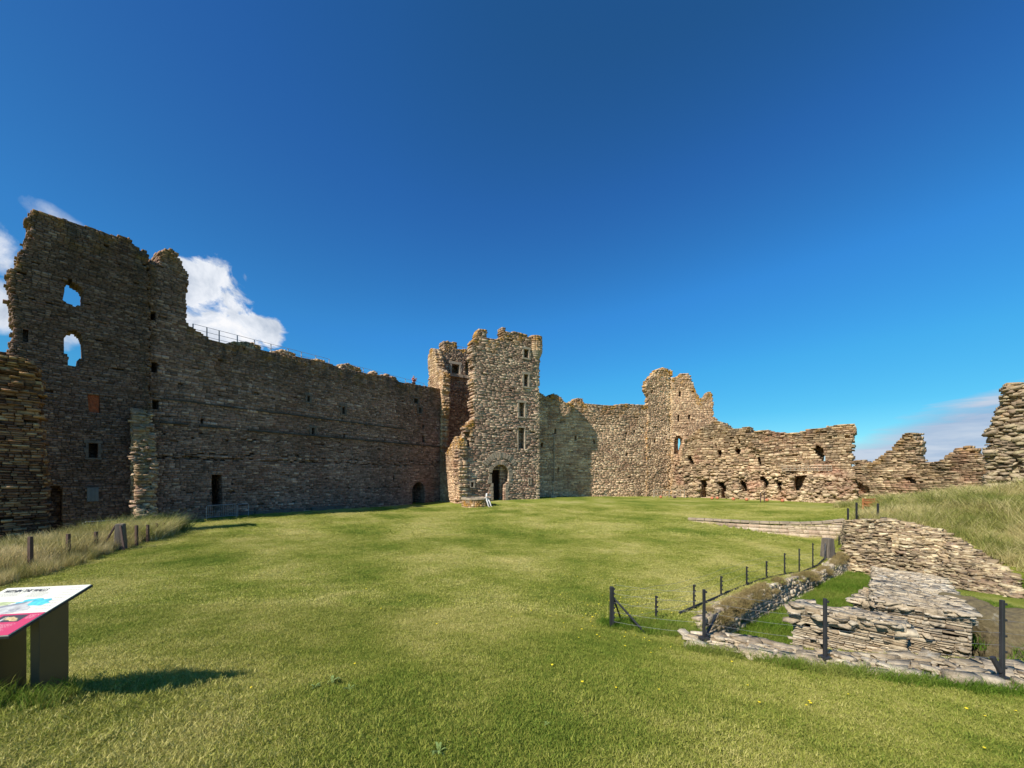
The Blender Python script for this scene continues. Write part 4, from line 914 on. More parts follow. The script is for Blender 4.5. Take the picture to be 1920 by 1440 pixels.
# ------------------------------------------------------------------ people
def skinmesh(name,verts,edges,radii,mat,parent,root_i=0,sub=2):
    me=bpy.data.meshes.new(name);me.from_pydata(verts,edges,[]);me.materials.append(mat)
    o=bpy.data.objects.new(name,me);COL.objects.link(o);o.parent=parent
    m=o.modifiers.new('skin','SKIN');m.use_smooth_shade=True
    for i,r in enumerate(radii):
        d=me.skin_vertices[0].data[i];d.radius=(r,r) if not isinstance(r,tuple) else r;d.use_root=(i==root_i)
    s=o.modifiers.new('sub','SUBSURF');s.levels=sub;s.render_levels=sub
    return o
def person(loc,rz,label,J_,top,bot,skin,hair,shoes):
    root=empty('person',loc,label,'person',rz=rz)
    names=list(J_);idx={n:i for i,n in enumerate(names)}
    E=[('pelvis','waist'),('waist','chest'),('chest','neck'),('neck','chin'),('chin','crown')]
    for s in'LR': E+=[('pelvis','hip'+s),('hip'+s,'knee'+s),('knee'+s,'ankle'+s),('ankle'+s,'toe'+s),('chest','sh'+s),('sh'+s,'el'+s),('el'+s,'wr'+s),('wr'+s,'palm'+s)]
    R={'pelvis':.12,'waist':.11,'chest':.125,'neck':.05,'chin':.078,'crown':.085}
    for s in'LR':R.update({'hip'+s:.085,'knee'+s:.055,'ankle'+s:.036,'toe'+s:.034,'sh'+s:.058,'el'+s:.04,'wr'+s:.027,'palm'+s:.032})
    vs=[J_[n] for n in names];es=[(idx[a],idx[b]) for a,b in E];rr=[R[n] for n in names]
    for s in'LR':   # five fingers
        p=Vector(J_['palm'+s]);d=(p-Vector(J_['wr'+s])).normalized();sd_=d.cross(Vector((0,0,1)));sd_=sd_.normalized() if sd_.length>.1 else Vector((1,0,0))
        for k,(off,ln) in enumerate([(-.03,.06),(-.01,.07),(.01,.075),(.03,.06)]):
            a=p+sd_*off+d*.03;b=a+d*ln+Vector((0,0,-.015));i=len(vs);vs+=[tuple(a),tuple(b)];rr+=[.009,.008];es+=[(idx['palm'+s],i),(i,i+1)]
        a=p+sd_*-.045-d*.01;b=a+sd_*-.02+d*.035;i=len(vs);vs+=[tuple(a),tuple(b)];rr+=[.011,.009];es+=[(idx['palm'+s],i),(i,i+1)]
    skinmesh('body',vs,es,rr,skin,root,idx['pelvis'])
    tn=['pelvis','waist','chest','shL','shR','elL','elR'];k=[J_[n] for n in tn]
    skinmesh('shirt',k,[(0,1),(1,2),(2,3),(2,4),(3,5),(4,6)],[.135,.13,.15,.08,.08,.058,.058],top,root)
    tn=['pelvis','hipL','hipR','kneeL','kneeR','ankleL','ankleR'];k=[J_[n] for n in tn]
    skinmesh('trousers',k,[(0,1),(0,2),(1,3),(2,4),(3,5),(4,6)],[.14,.1,.1,.072,.072,.055,.055],bot,root)
    c=Vector(J_['crown']);ch=Vector(J_['chin'])
    fw=(Vector(J_['toeL'])-Vector(J_['ankleL']));fw.z=0;fw.normalize()
    skinmesh('hair',[tuple(c-fw*.02+Vector((0,0,-.04))),tuple(c-fw*.015+Vector((0,0,.02)))],[(0,1)],[.092,.088],hair,root)
    m_=(c+ch)/2+fw*.085;sdv=fw.cross(Vector((0,0,1)))
    def bit(nm,p,d,mt=skin): hd=MB();hd.box(tuple(p),d,0);o=mk(nm,hd.V,hd.Q,mt);o.parent=root
    bit('nose',m_+Vector((0,0,-.01)),(.03,.03,.045));bit('mouth',m_+fw*-.004+Vector((0,0,-.055)),(.045,.02,.012))
    for s in(-1,1): bit('eye',m_+sdv*.032*s+Vector((0,0,.02)),(.02,.015,.012),shoes);bit('ear',(c+ch)/2+sdv*.088*s,(.02,.03,.05))
    for s in'LR':
        skinmesh('shoe',[J_['ankle'+s][:2]+(J_['toe'+s][2]+.02,),J_['toe'+s]],[(0,1)],[.055,.045],shoes,root)
skin=plain('skin',(.45,.27,.19),.6,0,.05);navy=plain('navy_cloth',(.02,.022,.035),.9,0,.1);redc=plain('red_cloth',(.42,.06,.05),.9,0,.1);whitec=plain('white_cloth',(.68,.66,.62),.9,0,.08);palec=plain('pale_grey_cloth',(.62,.60,.57),.9,0,.08)
hairc=plain('brown_hair',(.06,.04,.03),.8,0,.1);greyh=plain('grey_hair',(.4,.38,.36),.8,0,.1);shoec=plain('dark_shoe',(.05,.045,.04),.7,0,.1);wshoe=plain('pale_shoe',(.5,.48,.45),.7,0,.1)
JS={'pelvis':(0,0,.92),'waist':(0,0,1.08),'chest':(0,.01,1.30),'neck':(0,.01,1.46),'chin':(0,-.01,1.55),'crown':(0,0,1.66),
 'hipL':(.09,0,.86),'kneeL':(.1,-.01,.48),'ankleL':(.1,.02,.09),'toeL':(.11,-.14,.035),'hipR':(-.09,0,.86),'kneeR':(-.1,-.01,.48),'ankleR':(-.1,.02,.09),'toeR':(-.12,-.14,.035),
 'shL':(.18,.01,1.38),'elL':(.25,-.05,1.12),'wrL':(.15,-.25,1.3),'palmL':(.1,-.32,1.36),'shR':(-.18,.01,1.38),'elR':(-.25,-.05,1.12),'wrR':(-.12,-.25,1.3),'palmR':(-.06,-.32,1.36)}
zt=CW.uz(770,718)[1]
x,y,_=CWr.P(CWr.u(770),0,-.5);person((x,y,zt-.55),rad(60),'person in red top and dark trousers standing on the wall walk near the middle tower',JS,redc,navy,skin,greyh,shoec)
# leaning on the well: hips on the coping, upper body bent over folded arms
JW={'pelvis':(0,.05,.86),'waist':(0,-.02,1.0),'chest':(0,-.14,1.18),'neck':(0,-.22,1.31),'chin':(0,-.29,1.38),'crown':(0,-.3,1.49),
 'hipL':(.09,.02,.82),'kneeL':(.12,-.25,.5),'ankleL':(.13,-.42,.09),'toeL':(.14,-.58,.04),'hipR':(-.09,.02,.82),'kneeR':(-.13,-.2,.48),'ankleR':(-.13,-.34,.09),'toeR':(-.15,-.5,.04),
 'shL':(.18,-.14,1.24),'elL':(.24,-.22,.98),'wrL':(.1,-.42,.98),'palmL':(.03,-.46,1.0),'shR':(-.18,-.14,1.24),'elR':(-.24,-.22,.98),'wrR':(-.1,-.4,.95),'palmR':(-.03,-.44,.97)}
an=rad(-38);x=WELL[0]+math.cos(an)*(wr-.02);y=WELL[1]+math.sin(an)*(wr-.02)
person((x,y,WELL[2]),rad(52),'person in white top and pale trousers perched on the rim of the round well',JW,whitec,palec,skin,hairc,wshoe)

# ------------------------------------------------------------------ information sign
sx=np.array((-3.71,3.386,-.95));dd=np.array((.19,-.982,0));wd=np.array((-.982,-.19,0))
tlt=rad(15);dep=dd*math.cos(tlt)+np.array((0,0,-math.sin(tlt)));LNG=.69;WID=.60
nrmS=np.cross(dep,wd);nrmS/=np.linalg.norm(nrmS)
if nrmS[2]<0:nrmS=-nrmS
rt_=empty('information_sign',(-3.8,3.1,-1.75),'angled cream and pink visitor information panel on two dark bronze legs','sign')
# panel coordinates: a = 0..1 from left to right edge, b = 0..1 from back(top) to front(bottom)
def SP(a,b,h=0.0): return sx+wd*WID*(1-a)+dep*LNG*b+nrmS*h
def slab(name,pts,h0,h1,mat,parent=rt_):
    n=len(pts);V=[SP(a,b,h0) for a,b in pts]+[SP(a,b,h1) for a,b in pts]
    Q=[tuple(range(n)),tuple(range(n,2*n))[::-1]]+[(i,(i+1)%n,n+(i+1)%n,n+i) for i in range(n)]
    return mk(name,V,Q,mat,parent)
slab('backing',[(-.01,-.01),(1.01,-.01),(1.01,1.01),(-.01,1.01)],-.018,-.001,M['black'])
cream=plain('cream_print',(.80,.77,.62),.45,0,.02);pink=plain('pink_print',(.60,.055,.13),.45,0,.02);ink=plain('ink',(.06,.055,.06),.5,0,.05);teal=plain('teal_wash',(.10,.52,.60),.5,0,.35,30)
greyw=plain('grey_wash',(.27,.27,.29),.5,0,.4,25);lgrey=plain('pale_grey_wash',(.52,.51,.47),.5,0,.25,25);olive=plain('olive_wash',(.50,.55,.28),.5,0,.3,25);yell=plain('yellow_wash',(.65,.68,.12),.5,0,.3,20);tan=plain('tan_print',(.62,.46,.22),.5,0,.3,40);txt=plain('grey_text',(.36,.34,.31),.5,0,.05);ptxt=plain('pink_text',(.78,.45,.48),.5,0,.05)
PN=slab('panel',[(0,0),(1,0),(1,1),(0,1)],0,.006,cream)
def blob(a,b,ra,rb,seed,n=26,rot=0,j=.25):
    R=random.Random(seed);o=[]
    for i in range(n):
        t=2*math.pi*i/n;k=1+R.uniform(-j,j)
        xx,yy=math.cos(t)*ra*k,math.sin(t)*rb*k;o.append((a+xx*math.cos(rot)-yy*math.sin(rot),b+xx*math.sin(rot)+yy*math.cos(rot)))
    return o
slab('picture_sky',[(min(.99,max(.01,p[0])),p[1]) for p in blob(.66,.375,.2,.085,3)],.0062,.0068,teal)
slab('picture_field',[(max(.01,p[0]),p[1]) for p in blob(.2,.38,.25,.05,4)],.0062,.0068,olive)
def quad(a0,b0,a1,b1):return[(a0,b0),(a1,b0),(a1,b1),(a0,b1)]
slab('picture_castle',[(.01,.50),(.1,.45),(.25,.42),(.42,.43),(.56,.35),(.62,.33),(.63,.42),(.72,.47),(.74,.53),(.6,.58),(.52,.62),(.5,.80),(.3,.86),(.1,.90),(.01,.9)],.0070,.0074,lgrey)
R=random.Random(8);mbk=[]
for i in range(26):
    a=R.uniform(.05,.6);b=R.uniform(.46,.62)+.1*(.6-a);mbk.append((a,b))
V=[];Q=[]
for i,(a,b) in enumerate(mbk):
    w_,h_=R.uniform(.02,.09),R.uniform(.008,.03);p=[SP(*c,.0078) for c in((a,b),(a+w_,b-.01),(a+w_,b-.01+h_),(a,b+h_))];Q.append(tuple(range(len(V),len(V)+4)));V+=p
mk('picture_lines',V,Q,greyw,rt_)
slab('picture_wall',[(.01,.53),(.25,.46),(.55,.36),(.60,.345),(.56,.40),(.3,.50),(.01,.60)],.0076,.0079,greyw)
slab('picture_river',[(.01,.88),(.3,.80),(.50,.76),(.5,.80),(.3,.88),(.01,.96)],.0076,.0079,greyw)
slab('picture_meadow',[(.01,.97),(.28,.89),(.42,.88),(.36,.97),(.2,.99),(.01,.99)],.0080,.0083,yell)
slab('pink_box',[(.80-.27,.60),(1,.60),(1,1),(.53,1)],.0084,.0088,pink)
slab('photo',quad(.59,.63,.86,.76),.0090,.0093,ink);slab('photo_subject',blob(.73,.70,.10,.03,5,rot=.3),.0094,.0096,tan);slab('photo_subject',blob(.66,.70,.02,.04,6),.0094,.0096,lgrey)
def lines(name,a0,a1,b0,b1,n,mat,seed,h=.0066,th=.35):
    R=random.Random(seed);V=[];Q=[]
    for i in range(n):
        b=b0+(b1-b0)*i/n;t=(b1-b0)/n*th;a=a0;e=a1-R.uniform(0,.25)*(a1-a0)
        while a<e:
            w_=R.uniform(.008,.035);p=[SP(x_,y_,h) for x_,y_ in((a,b),(min(a+w_,e),b),(min(a+w_,e),b+t),(a,b+t))];Q.append(tuple(range(len(V),len(V)+4)));V+=p;a+=w_+.007
    mk(name,V,Q,mat,rt_)
lines('text_lines',.06,.36,.135,.215,5,txt,1);lines('text_lines',.42,.68,.135,.255,7,txt,2)
for i in range(9): lines('caption_lines',.80,.97,.045+.058*i,.075+.058*i,2,txt,10+i)
lines('text_lines',.56,.90,.80,.97,13,ptxt,3,.0094);lines('text_lines',.88,.98,.64,.72,4,ptxt,4,.0094)
cu_=bpy.data.curves.new('title','FONT');cu_.body='WITHIN THE WALLS';cu_.size=.062;cu_.offset=.0012;cu_.extrude=.0004
to=bpy.data.objects.new('title',cu_);COL.objects.link(to);bpy.context.view_layer.update()
tm=bpy.data.meshes.new_from_object(to.evaluated_get(bpy.context.evaluated_depsgraph_get()));COL.objects.unlink(to)
ex=-wd;ey=-dep
n_=len(tm.vertices);co=np.empty(n_*3);tm.vertices.foreach_get('co',co);co=co.reshape(-1,3)
wmax=co[:,0].max();co[:,0]*=(.50*WID)/wmax
Wc=SP(.06,.118,.0072)+co[:,0:1]*ex+co[:,1:2]*ey+co[:,2:3]*nrmS-np.array(rt_.location)
tm.vertices.foreach_set('co',Wc.ravel());tm.update();to2=bpy.data.objects.new('title',tm);COL.objects.link(to2);to2.parent=rt_;tm.materials.clear();tm.materials.append(ink)
for off,dl in((.05,.0),(.34,.02)):
    p0=sx+wd*off+dd*.39;mb=MB()
    L0=p0;L1=p0-dd*.245;t_=.06
    zb0,zb1=-2.05,-2.05
    q=[L0+wd*0,L1,L1+wd*t_,L0+wd*t_]
    def topz(p):
        b=np.dot(p[:2]-sx[:2],dd[:2])/ (math.cos(tlt));return sx[2]+dep[2]*b-.022
    vs=[(p[0],p[1],-2.1) for p in q]+[(p[0],p[1],topz(p)) for p in q]
    mb.add(vs,[(3,2,1,0),(4,5,6,7),(0,1,5,4),(1,2,6,5),(2,3,7,6),(3,0,4,7)]);mb.build('leg',M['bronze'],rt_,bevel=.004)

# ------------------------------------------------------------------ grass
def blades(n,R,rad_,h,w,lean,curl=.5,seed=0,sections=2,flat=False):
    r=rad_*np.sqrt(R.rand(n));t=R.rand(n)*2*np.pi;x=r*np.cos(t);y=r*np.sin(t)
    hh=R.uniform(h[0],h[1],n);a=R.rand(n)*2*np.pi;ln=R.uniform(lean[0],lean[1],n)*hh;b=R.rand(n)*2*np.pi
    ww=R.uniform(w*.6,w*1.3,n)
    dx,dy=np.cos(a),np.sin(a);sx_,sy_=np.cos(b)*ww/2,np.sin(b)*ww/2
    S=sections;V=[];
    for k in range(S+1):
        f=k/S;f2=f**1.7;cx=x+dx*ln*f2;cy=y+dy*ln*f2;cz=hh*f*(1-curl*.3*f)
        tw=(1-f)**.7 if k<S else 0.0
        if k<S: V+=[np.stack([cx-sx_*tw,cy-sy_*tw,cz],1),np.stack([cx+sx_*tw,cy+sy_*tw,cz],1)]
        else: V+=[np.stack([cx,cy,cz],1),np.stack([cx+1e-4,cy,cz],1)]
    V=np.stack(V,1);nv=V.shape[1];o=(np.arange(n)*nv)[:,None]
    Q=np.concatenate([o+np.array([2*k,2*k+1,2*k+3,2*k+2]) for k in range(S)],0)
    return V.reshape(-1,3),Q,{'rnd':np.repeat(R.rand(n),nv)}
def clumpset(tagname,mat,n,**k):
    c=bpy.data.collections.new(tagname)
    for i in range(4):
        R=np.random.RandomState(i*7+3);V,Q,a=blades(n,R,**k);o=mk(tagname+'_clump',V,Q,mat,attrs=a,link=False);c.objects.link(o)
    return c
def scatter(name,pts,coll,smin,smax,label,cat='grass',tilt=.12,seed=0,scl=None):
    R=np.random.RandomState(seed);n=len(pts);loc=pts.mean(0)
    o=mk(name,pts,np.zeros((0,3),int) if False else [],None);tag(o,label,cat,kind='stuff')
    me=o.data
    rot=np.stack([R.normal(0,tilt,n),R.normal(0,tilt,n),R.rand(n)*6.283],1).astype(np.float32)
    sc=R.uniform(smin,smax,n).astype(np.float32)
    if scl is not None: sc*=scl.astype(np.float32)
    a=me.attributes.new('rot','FLOAT_VECTOR','POINT');a.data.foreach_set('vector',rot.ravel())
    a=me.attributes.new('scl','FLOAT','POINT');a.data.foreach_set('value',sc)
    ng=bpy.data.node_groups.new(name,'GeometryNodeTree');ng.interface.new_socket('Geometry',in_out='INPUT',socket_type='NodeSocketGeometry');ng.interface.new_socket('Geometry',in_out='OUTPUT',socket_type='NodeSocketGeometry')
    L=ng.links;gi=ng.nodes.new('NodeGroupInput');go=ng.nodes.new('NodeGroupOutput');ip=ng.nodes.new('GeometryNodeInstanceOnPoints');ci=ng.nodes.new('GeometryNodeCollectionInfo')
    ci.inputs['Collection'].default_value=coll;ci.inputs['Separate Children'].default_value=True;ci.inputs['Reset Children'].default_value=True
    ar=ng.nodes.new('GeometryNodeInputNamedAttribute');ar.data_type='FLOAT_VECTOR';ar.inputs[0].default_value='rot'
    asx=ng.nodes.new('GeometryNodeInputNamedAttribute');asx.data_type='FLOAT';asx.inputs[0].default_value='scl'
    ip.inputs['Pick Instance'].default_value=True
    L.new(gi.outputs[0],ip.inputs['Points']);L.new(ci.outputs[0],ip.inputs['Instance']);L.new(ar.outputs[0],ip.inputs['Rotation']);L.new(asx.outputs[0],ip.inputs['Scale']);L.new(ip.outputs[0],go.inputs[0])
    md=o.modifiers.new('grass','NODES');md.node_group=ng;return o
def visible(x,y,m=1.12,near=1.9):
    return (y>near)&(np.abs(x)<(y*CX/F)*m+.3)
def jgrid(x0,x1,y0,y1,s,seed):
    R=np.random.RandomState(seed);X,Y=np.meshgrid(np.arange(x0,x1,s),np.arange(y0,y1,s));X=X.ravel()+R.uniform(-.6,.6,X.size)*s;Y=Y.ravel()+R.uniform(-.6,.6,Y.size)*s
    return X,Y
FLL=[(p[0],p[1]) for p in fl]
# strip of tall grass behind / around the left fence
e0,e1=FLL[0],FLL[-1]
fdx,fdy=e1[0]-e0[0],e1[1]-e0[1];fL=math.hypot(fdx,fdy);fdx/=fL;fdy/=fL
def leftdist(x,y): # + to the left of the fence (towards the walls)
    return (x-e0[0])*-fdy+(y-e0[1])*fdx
def leftalong(x,y): return (x-e0[0])*fdx+(y-e0[1])*fdy
def notstone(x,y): 
    hd=[];
    return ~inpoly(x,y,PIT)
HEAD=[]
for p in NE: Y=-hz*F/(p[1]-HZ);HEAD.append((at(p[0],Y),Y))
for p in FE[::-1]: Y=-hz*F/(p[1]-HZ);HEAD.append((at(p[0],Y),Y))
MOUND=[(16.4,19.4),(17.3,18.4),(18.6,17.2),(18.6,15.0),(17.9,12.9),(16.5,9.4),(14.2,6.0),(13.6,3),(40,3),(45,30),(30,31),(26,31),(23.8,26.5),(21.2,22.6),(18.6,20.6)]
gm_near=grass_mat('lawn_blades',(.16,.225,.030),(.35,.355,.066),(.60,.53,.19),.25)
gm_tall=grass_mat('dry_tall_grass',(.17,.18,.04),(.42,.36,.13),(.66,.54,.28),.3,1.6)
gm_mound=grass_mat('mound_grass',(.12,.165,.03),(.33,.33,.085),(.66,.56,.27),.3,1.4)
gm_lush=grass_mat('lush_grass',(.07,.14,.014),(.13,.21,.02),(.26,.28,.06),.25,1.5)
gm_turf=grass_mat('brown_turf',(.13,.13,.035),(.27,.20,.08),(.38,.29,.13),.2,2)
gm_dark=grass_mat('dark_scrub',(.028,.04,.012),(.05,.065,.02),(.10,.09,.03),.1,2)
c_near=clumpset('lawn_a',gm_near,210,rad_=.13,h=(.010,.034),w=.0052,lean=(.2,1.4))
c_mid=clumpset('lawn_b',gm_near,170,rad_=.28,h=(.012,.036),w=.012,lean=(.2,1.3))
c_tall=clumpset('tall_a',gm_tall,80,rad_=.2,h=(.3,.95),w=.017,lean=(.1,.6),sections=3)
c_mound=clumpset('tall_b',gm_mound,90,rad_=.28,h=(.15,.9),w=.022,lean=(.2,1.1),sections=3)
c_lush=clumpset('lush_a',gm_lush,90,rad_=.16,h=(.06,.22),w=.009,lean=(.2,1.0),sections=3)
c_turf=clumpset('turf_a',gm_turf,110,rad_=.16,h=(.05,.17),w=.007,lean=(.3,1.5),sections=3)
c_dark=clumpset('scrub_a',gm_dark,120,rad_=.35,h=(.2,.6),w=.04,lean=(.2,1.0),sections=2)
def lawnmask(x,y): return visible(x,y)&notstone(x,y)&~inpoly(x,y,HEAD)&~inpoly(x,y,MOUND)&(leftdist(x,y)<.2)
X,Y=jgrid(-11,10,1.9,7.5,.085,1);k=lawnmask(X,Y);X,Y=X[k],Y[k]
scatter('lawn_grass',np.stack([X,Y,ground(X,Y)-.004],1),c_near,.8,1.25,'short mown lawn grass in the foreground',seed=1)
X,Y=jgrid(-22,22,7.4,19,.19,2);k=lawnmask(X,Y);X,Y=X[k],Y[k]
scatter('lawn_grass',np.stack([X,Y,ground(X,Y)-.004],1),c_mid,.8,1.25,'short mown lawn grass in the middle distance',seed=2)
X,Y=jgrid(-32,24,18.6,36,.40,22);k=lawnmask(X,Y)&((X+22)*.814-(Y-23.4)*.581>-1.0);X,Y=X[k],Y[k]
scatter('lawn_grass',np.stack([X,Y,ground(X,Y)-.004],1),c_mid,1.3,1.9,'short mown lawn grass near the castle walls',seed=22)
# left tall strip
X,Y=jgrid(-27,-9,7,25,.22,3);d=leftdist(X,Y);al=leftalong(X,Y);k=(d>.12-.75*np.clip(1-al/7,0,1))&(d<2.9)&(al<fL+1.2);X,Y,d=X[k],Y[k],d[k]
scatter('tall_grass',np.stack([X,Y,ground(X,Y)],1),c_tall,.75,1.2,'tall dry straw coloured grass along the left fence',seed=3,scl=.55+.45*np.clip(d/.5,0,1))
X,Y=jgrid(-22,-15,17,25,.25,33);d=leftdist(X,Y);al=leftalong(X,Y);k=(d>-.1)&(d<2.4)&(al>fL-3.2)&(al<fL+1.3);X,Y=X[k],Y[k]
scatter('green_tussocks',np.stack([X,Y,ground(X,Y)],1),c_mound,1.0,1.5,'green bushy tussocks at the far end of the left grass strip',seed=34)
X,Y=jgrid(-27,-14,13,26,.35,4);d=leftdist(X,Y);k=(d>2.2)&(d<5.0)&(leftalong(X,Y)<fL+1.5);X,Y=X[k],Y[k]
scatter('scrub',np.stack([X,Y,ground(X,Y)],1),c_dark,.7,1.2,'dark low scrub between the tall grass and the left tower','scrub',seed=4)
# lush tuft at the far end of the strip
# mound
X,Y=jgrid(13,34,6,31,.26,5);k=inpoly(X,Y,MOUND)&visible(X,Y,1.2);X,Y=X[k],Y[k]
sc=.5+.8*np.clip(fbm(X*.7,Y*.7,12)+.5,0,1)
scatter('mound_grass',np.stack([X,Y,ground(X,Y)],1),c_mound,.7,1.1,'long yellow green grass covering the mound at right',seed=5,scl=sc)
# pit floor
X,Y=jgrid(3,15,6,18,.14,6);k=inpoly(X,Y,PIT)&(pdist(X,Y,PIT)>.25);X,Y=X[k],Y[k]
scatter('pit_grass',np.stack([X,Y,ground(X,Y)],1),c_lush,.7,1.2,'bright green grass on the floor of the excavated pit',seed=6)
# turf overhanging the trench wall
R_=np.random.RandomState(7);t=R_.rand(1300);o_=R_.uniform(-.06,.24,1300);k=(fbm(t*22,o_*2,5)>-.10);t,o_=t[k],o_[k]
X=TA[0]+(TB[0]-TA[0])*t+nT[0]*o_;Y=TA[1]+(TB[1]-TA[1])*t+nT[1]*o_
Z=ground(X-nT[0]*(o_+.6),Y-nT[1]*(o_+.6))+.0-np.clip(o_-.08,0,1)*1.2
scatter('dry_turf',np.stack([X,Y,Z],1),c_turf,.4,.8,'brown dry turf hanging over the trench wall beside the fence','turf',tilt=.5,seed=7)
# rough tufts at the corner post, at the wall head edge and round the sign legs
P_=[]
for cx_,cy_,r_,n_ in[(2.7,7.1,.75,110),(-3.75,2.85,.3,26),(-4.2,2.95,.3,20)]:
    for _ in range(n_):
        a_=R_.rand()*6.28;q_=r_*math.sqrt(R_.rand());P_.append((cx_+q_*math.cos(a_)*(1.5 if n_>100 else 1),cy_+q_*math.sin(a_)*.7))
for i in range(len(NE)-1):
    (ax,ay),(bx,by)=HEAD[i],HEAD[i+1]
    for _ in range(26): t_=R_.rand();P_.append((ax+(bx-ax)*t_,ay+(by-ay)*t_-R_.uniform(.0,.14)))
P_=np.array(P_);k=~inpoly(P_[:,0],P_[:,1],HEAD);P_=P_[k]
scatter('rough_grass',np.c_[P_,ground(P_[:,0],P_[:,1])],c_lush,.55,1.0,'rougher unmown grass tufts round posts and stones',seed=8)
X,Y=jgrid(8.7,12.2,6.3,9.8,.42,9);
scatter('rough_grass',np.stack([X,Y,ground(X,Y)+.35],1)[::2],c_lush,.9,1.8,'grass tufts growing over the mossy rock bank at right',seed=10)
fc=bpy.data.collections.new('buttercup_set');mb=MB();mb.lathe((0,0,.035),[(.002,0),(.011,.003),(.012,.006),(.004,.008)],7);M['flower']=plain('yellow_flower',(.80,.62,.02),.6,0,.1);fo=mk('buttercup_head',mb.V,mb.Q,M['flower'],link=False);fc.objects.link(fo)
RR=np.random.RandomState(77);X=np.r_[RR.normal(2.3,.9,110),RR.normal(5,2.2,26),RR.uniform(-5,6,22)];Y=np.r_[RR.normal(8.2,1.3,110),RR.normal(4.3,.35,26),RR.uniform(3,9,22)];k=lawnmask(X,Y);X,Y=X[k],Y[k]
scatter('buttercups',np.stack([X,Y,ground(X,Y)],1),fc,.8,1.3,'tiny scattered yellow buttercups in the lawn by the corner post','flowers',seed=11)
# weeds in the lawn
def weed(px,py,r,label,flower=False):
    x,y,z=gp(px,py,-2.0);root=empty('lawn_weed',(x,y,z),label,'weed');R=random.Random(int(px));mb=MB()
    for i in range(11):
        a=R.uniform(0,6.28);L=r*R.uniform(.6,1.1);w=L*.13;e=R.uniform(.2,.7);V=[]
        for k,(f,ww) in enumerate([(0,.3),(.35,1),(.7,.9),(1,.05)]):
            for s in(-1,1): V.append((x+math.cos(a)*L*f-math.sin(a)*w*ww*s,y+math.sin(a)*L*f+math.cos(a)*w*ww*s,z+.01+L*e*math.sin(f*2.2)+.004*abs(s)))
        mb.add(V,[(2*k,2*k+1,2*k+3,2*k+2) for k in range(3)])
    mb.build('leaves',M['leaf'],root)
M['leaf']=plain('weed_leaf',(.17,.235,.06),.9,0,.3,20)
weed(622,1283,.085,'largest grey green leafy weed in the lawn below the centre left');weed(590,1292,.06,'small leafy weed just left of the largest weed');weed(655,1296,.055,'small leafy weed just right of the largest weed');weed(824,1414,.075,'leafy weed in the lawn near the bottom centre');weed(1025,1363,.04,'tiny dark weed near bottom right of centre')
for px,py,l in[(1747,1280,'yellow dandelion flower just below the wall head'),(1893,1291,'yellow dandelion flower at the far right by the wall head')]:
    x,y,z=gp(px,py,-2.6);mb=MB();mb.tube([(x,y,z),(x,y,z+.045)],.002,5);mb.lathe((x,y,z+.045),[(.004,0),(.018,.006),(.02,.012),(.008,.016)],12)
    o=mb.build('dandelion',M['flower'],None,loc=(x,y,z));tag(o,l,'flower')

# ------------------------------------------------------------------ light, sky, camera
w=bpy.data.worlds.new('World');SC.world=w;w.use_nodes=True;nt=w.node_tree;bg=nt.nodes['Background']
sky=nt.nodes.new('ShaderNodeTexSky');sky.sky_type='NISHITA';sky.sun_disc=False;sky.sun_elevation=rad(SUN_E)
# direction towards the sun
sdx,sdy=-math.cos(rad(SUN_A)),-math.sin(rad(SUN_A))
sky.sun_rotation=math.atan2(sdx,sdy);sky.altitude=0;sky.air_density=1.0;sky.dust_density=.25;sky.ozone_density=4.0
tc=nt.nodes.new('ShaderNodeTexCoord');sp=nt.nodes.new('ShaderNodeSeparateXYZ');nt.links.new(tc.outputs['Generated'],sp.inputs[0])
az=math_(nt,'ARCTAN2',sp.outputs[0],sp.outputs[1]);el=math_(nt,'ARCSINE',sp.outputs[2])
def cloudnoise(scale,detail,sx_=1,sz_=1,dist=0.4):
    v=nt.nodes.new('ShaderNodeVectorMath');v.operation='MULTIPLY';v.inputs[1].default_value=(sx_,sx_,sz_);nt.links.new(tc.outputs['Generated'],v.inputs[0])
    return noise(nt,scale,detail,.6,v.outputs[0],dist)
def cblob(a,e,ra,re,nz,k,soft,rot=0):
    A=math_(nt,'SUBTRACT',az,rad(a));E=math_(nt,'SUBTRACT',el,rad(e))
    if rot:
        c_,s_=math.cos(rad(rot)),math.sin(rad(rot));A2=math_(nt,'ADD',math_(nt,'MULTIPLY',A,c_),math_(nt,'MULTIPLY',E,s_));E=math_(nt,'SUBTRACT',math_(nt,'MULTIPLY',E,c_),math_(nt,'MULTIPLY',A,s_));A=A2
    A=math_(nt,'DIVIDE',A,rad(ra));E=math_(nt,'DIVIDE',E,rad(re))
    d=math_(nt,'ADD',math_(nt,'MULTIPLY',A,A),math_(nt,'MULTIPLY',E,E))
    v=math_(nt,'ADD',math_(nt,'SUBTRACT',1.0,d),math_(nt,'MULTIPLY',math_(nt,'SUBTRACT',nz,.5),k))
    return math_(nt,'DIVIDE',v,soft,clamp=True)
n_c=cloudnoise(14,8);n_s=cloudnoise(5,6,1,7,.2)
bl_=[cblob(-38.2,20.6,4.4,4.0,n_c,3.8,.5),cblob(-35.0,17.6,3.8,2.2,n_c,4.0,.5),cblob(-40.2,15.5,4.5,4,n_c,2,.6),
     cblob(-49.0,23.2,3.2,1.0,n_c,3.6,1.8,-18),cblob(-53.5,19.5,2.2,2.0,n_c,3.2,.9),cblob(-53.8,15.0,3.0,2.4,n_c,3.0,.9),cblob(-49.6,14.4,2.2,2.2,n_c,2.4,.8)]
m=bl_[0]
for b_ in bl_[1:]: m=math_(nt,'MAXIMUM',m,b_)
m2=cblob(51,4.8,10,3.4,n_s,2.2,.8,14);m3=cblob(48,2.0,10,3.0,n_s,2.4,.8)
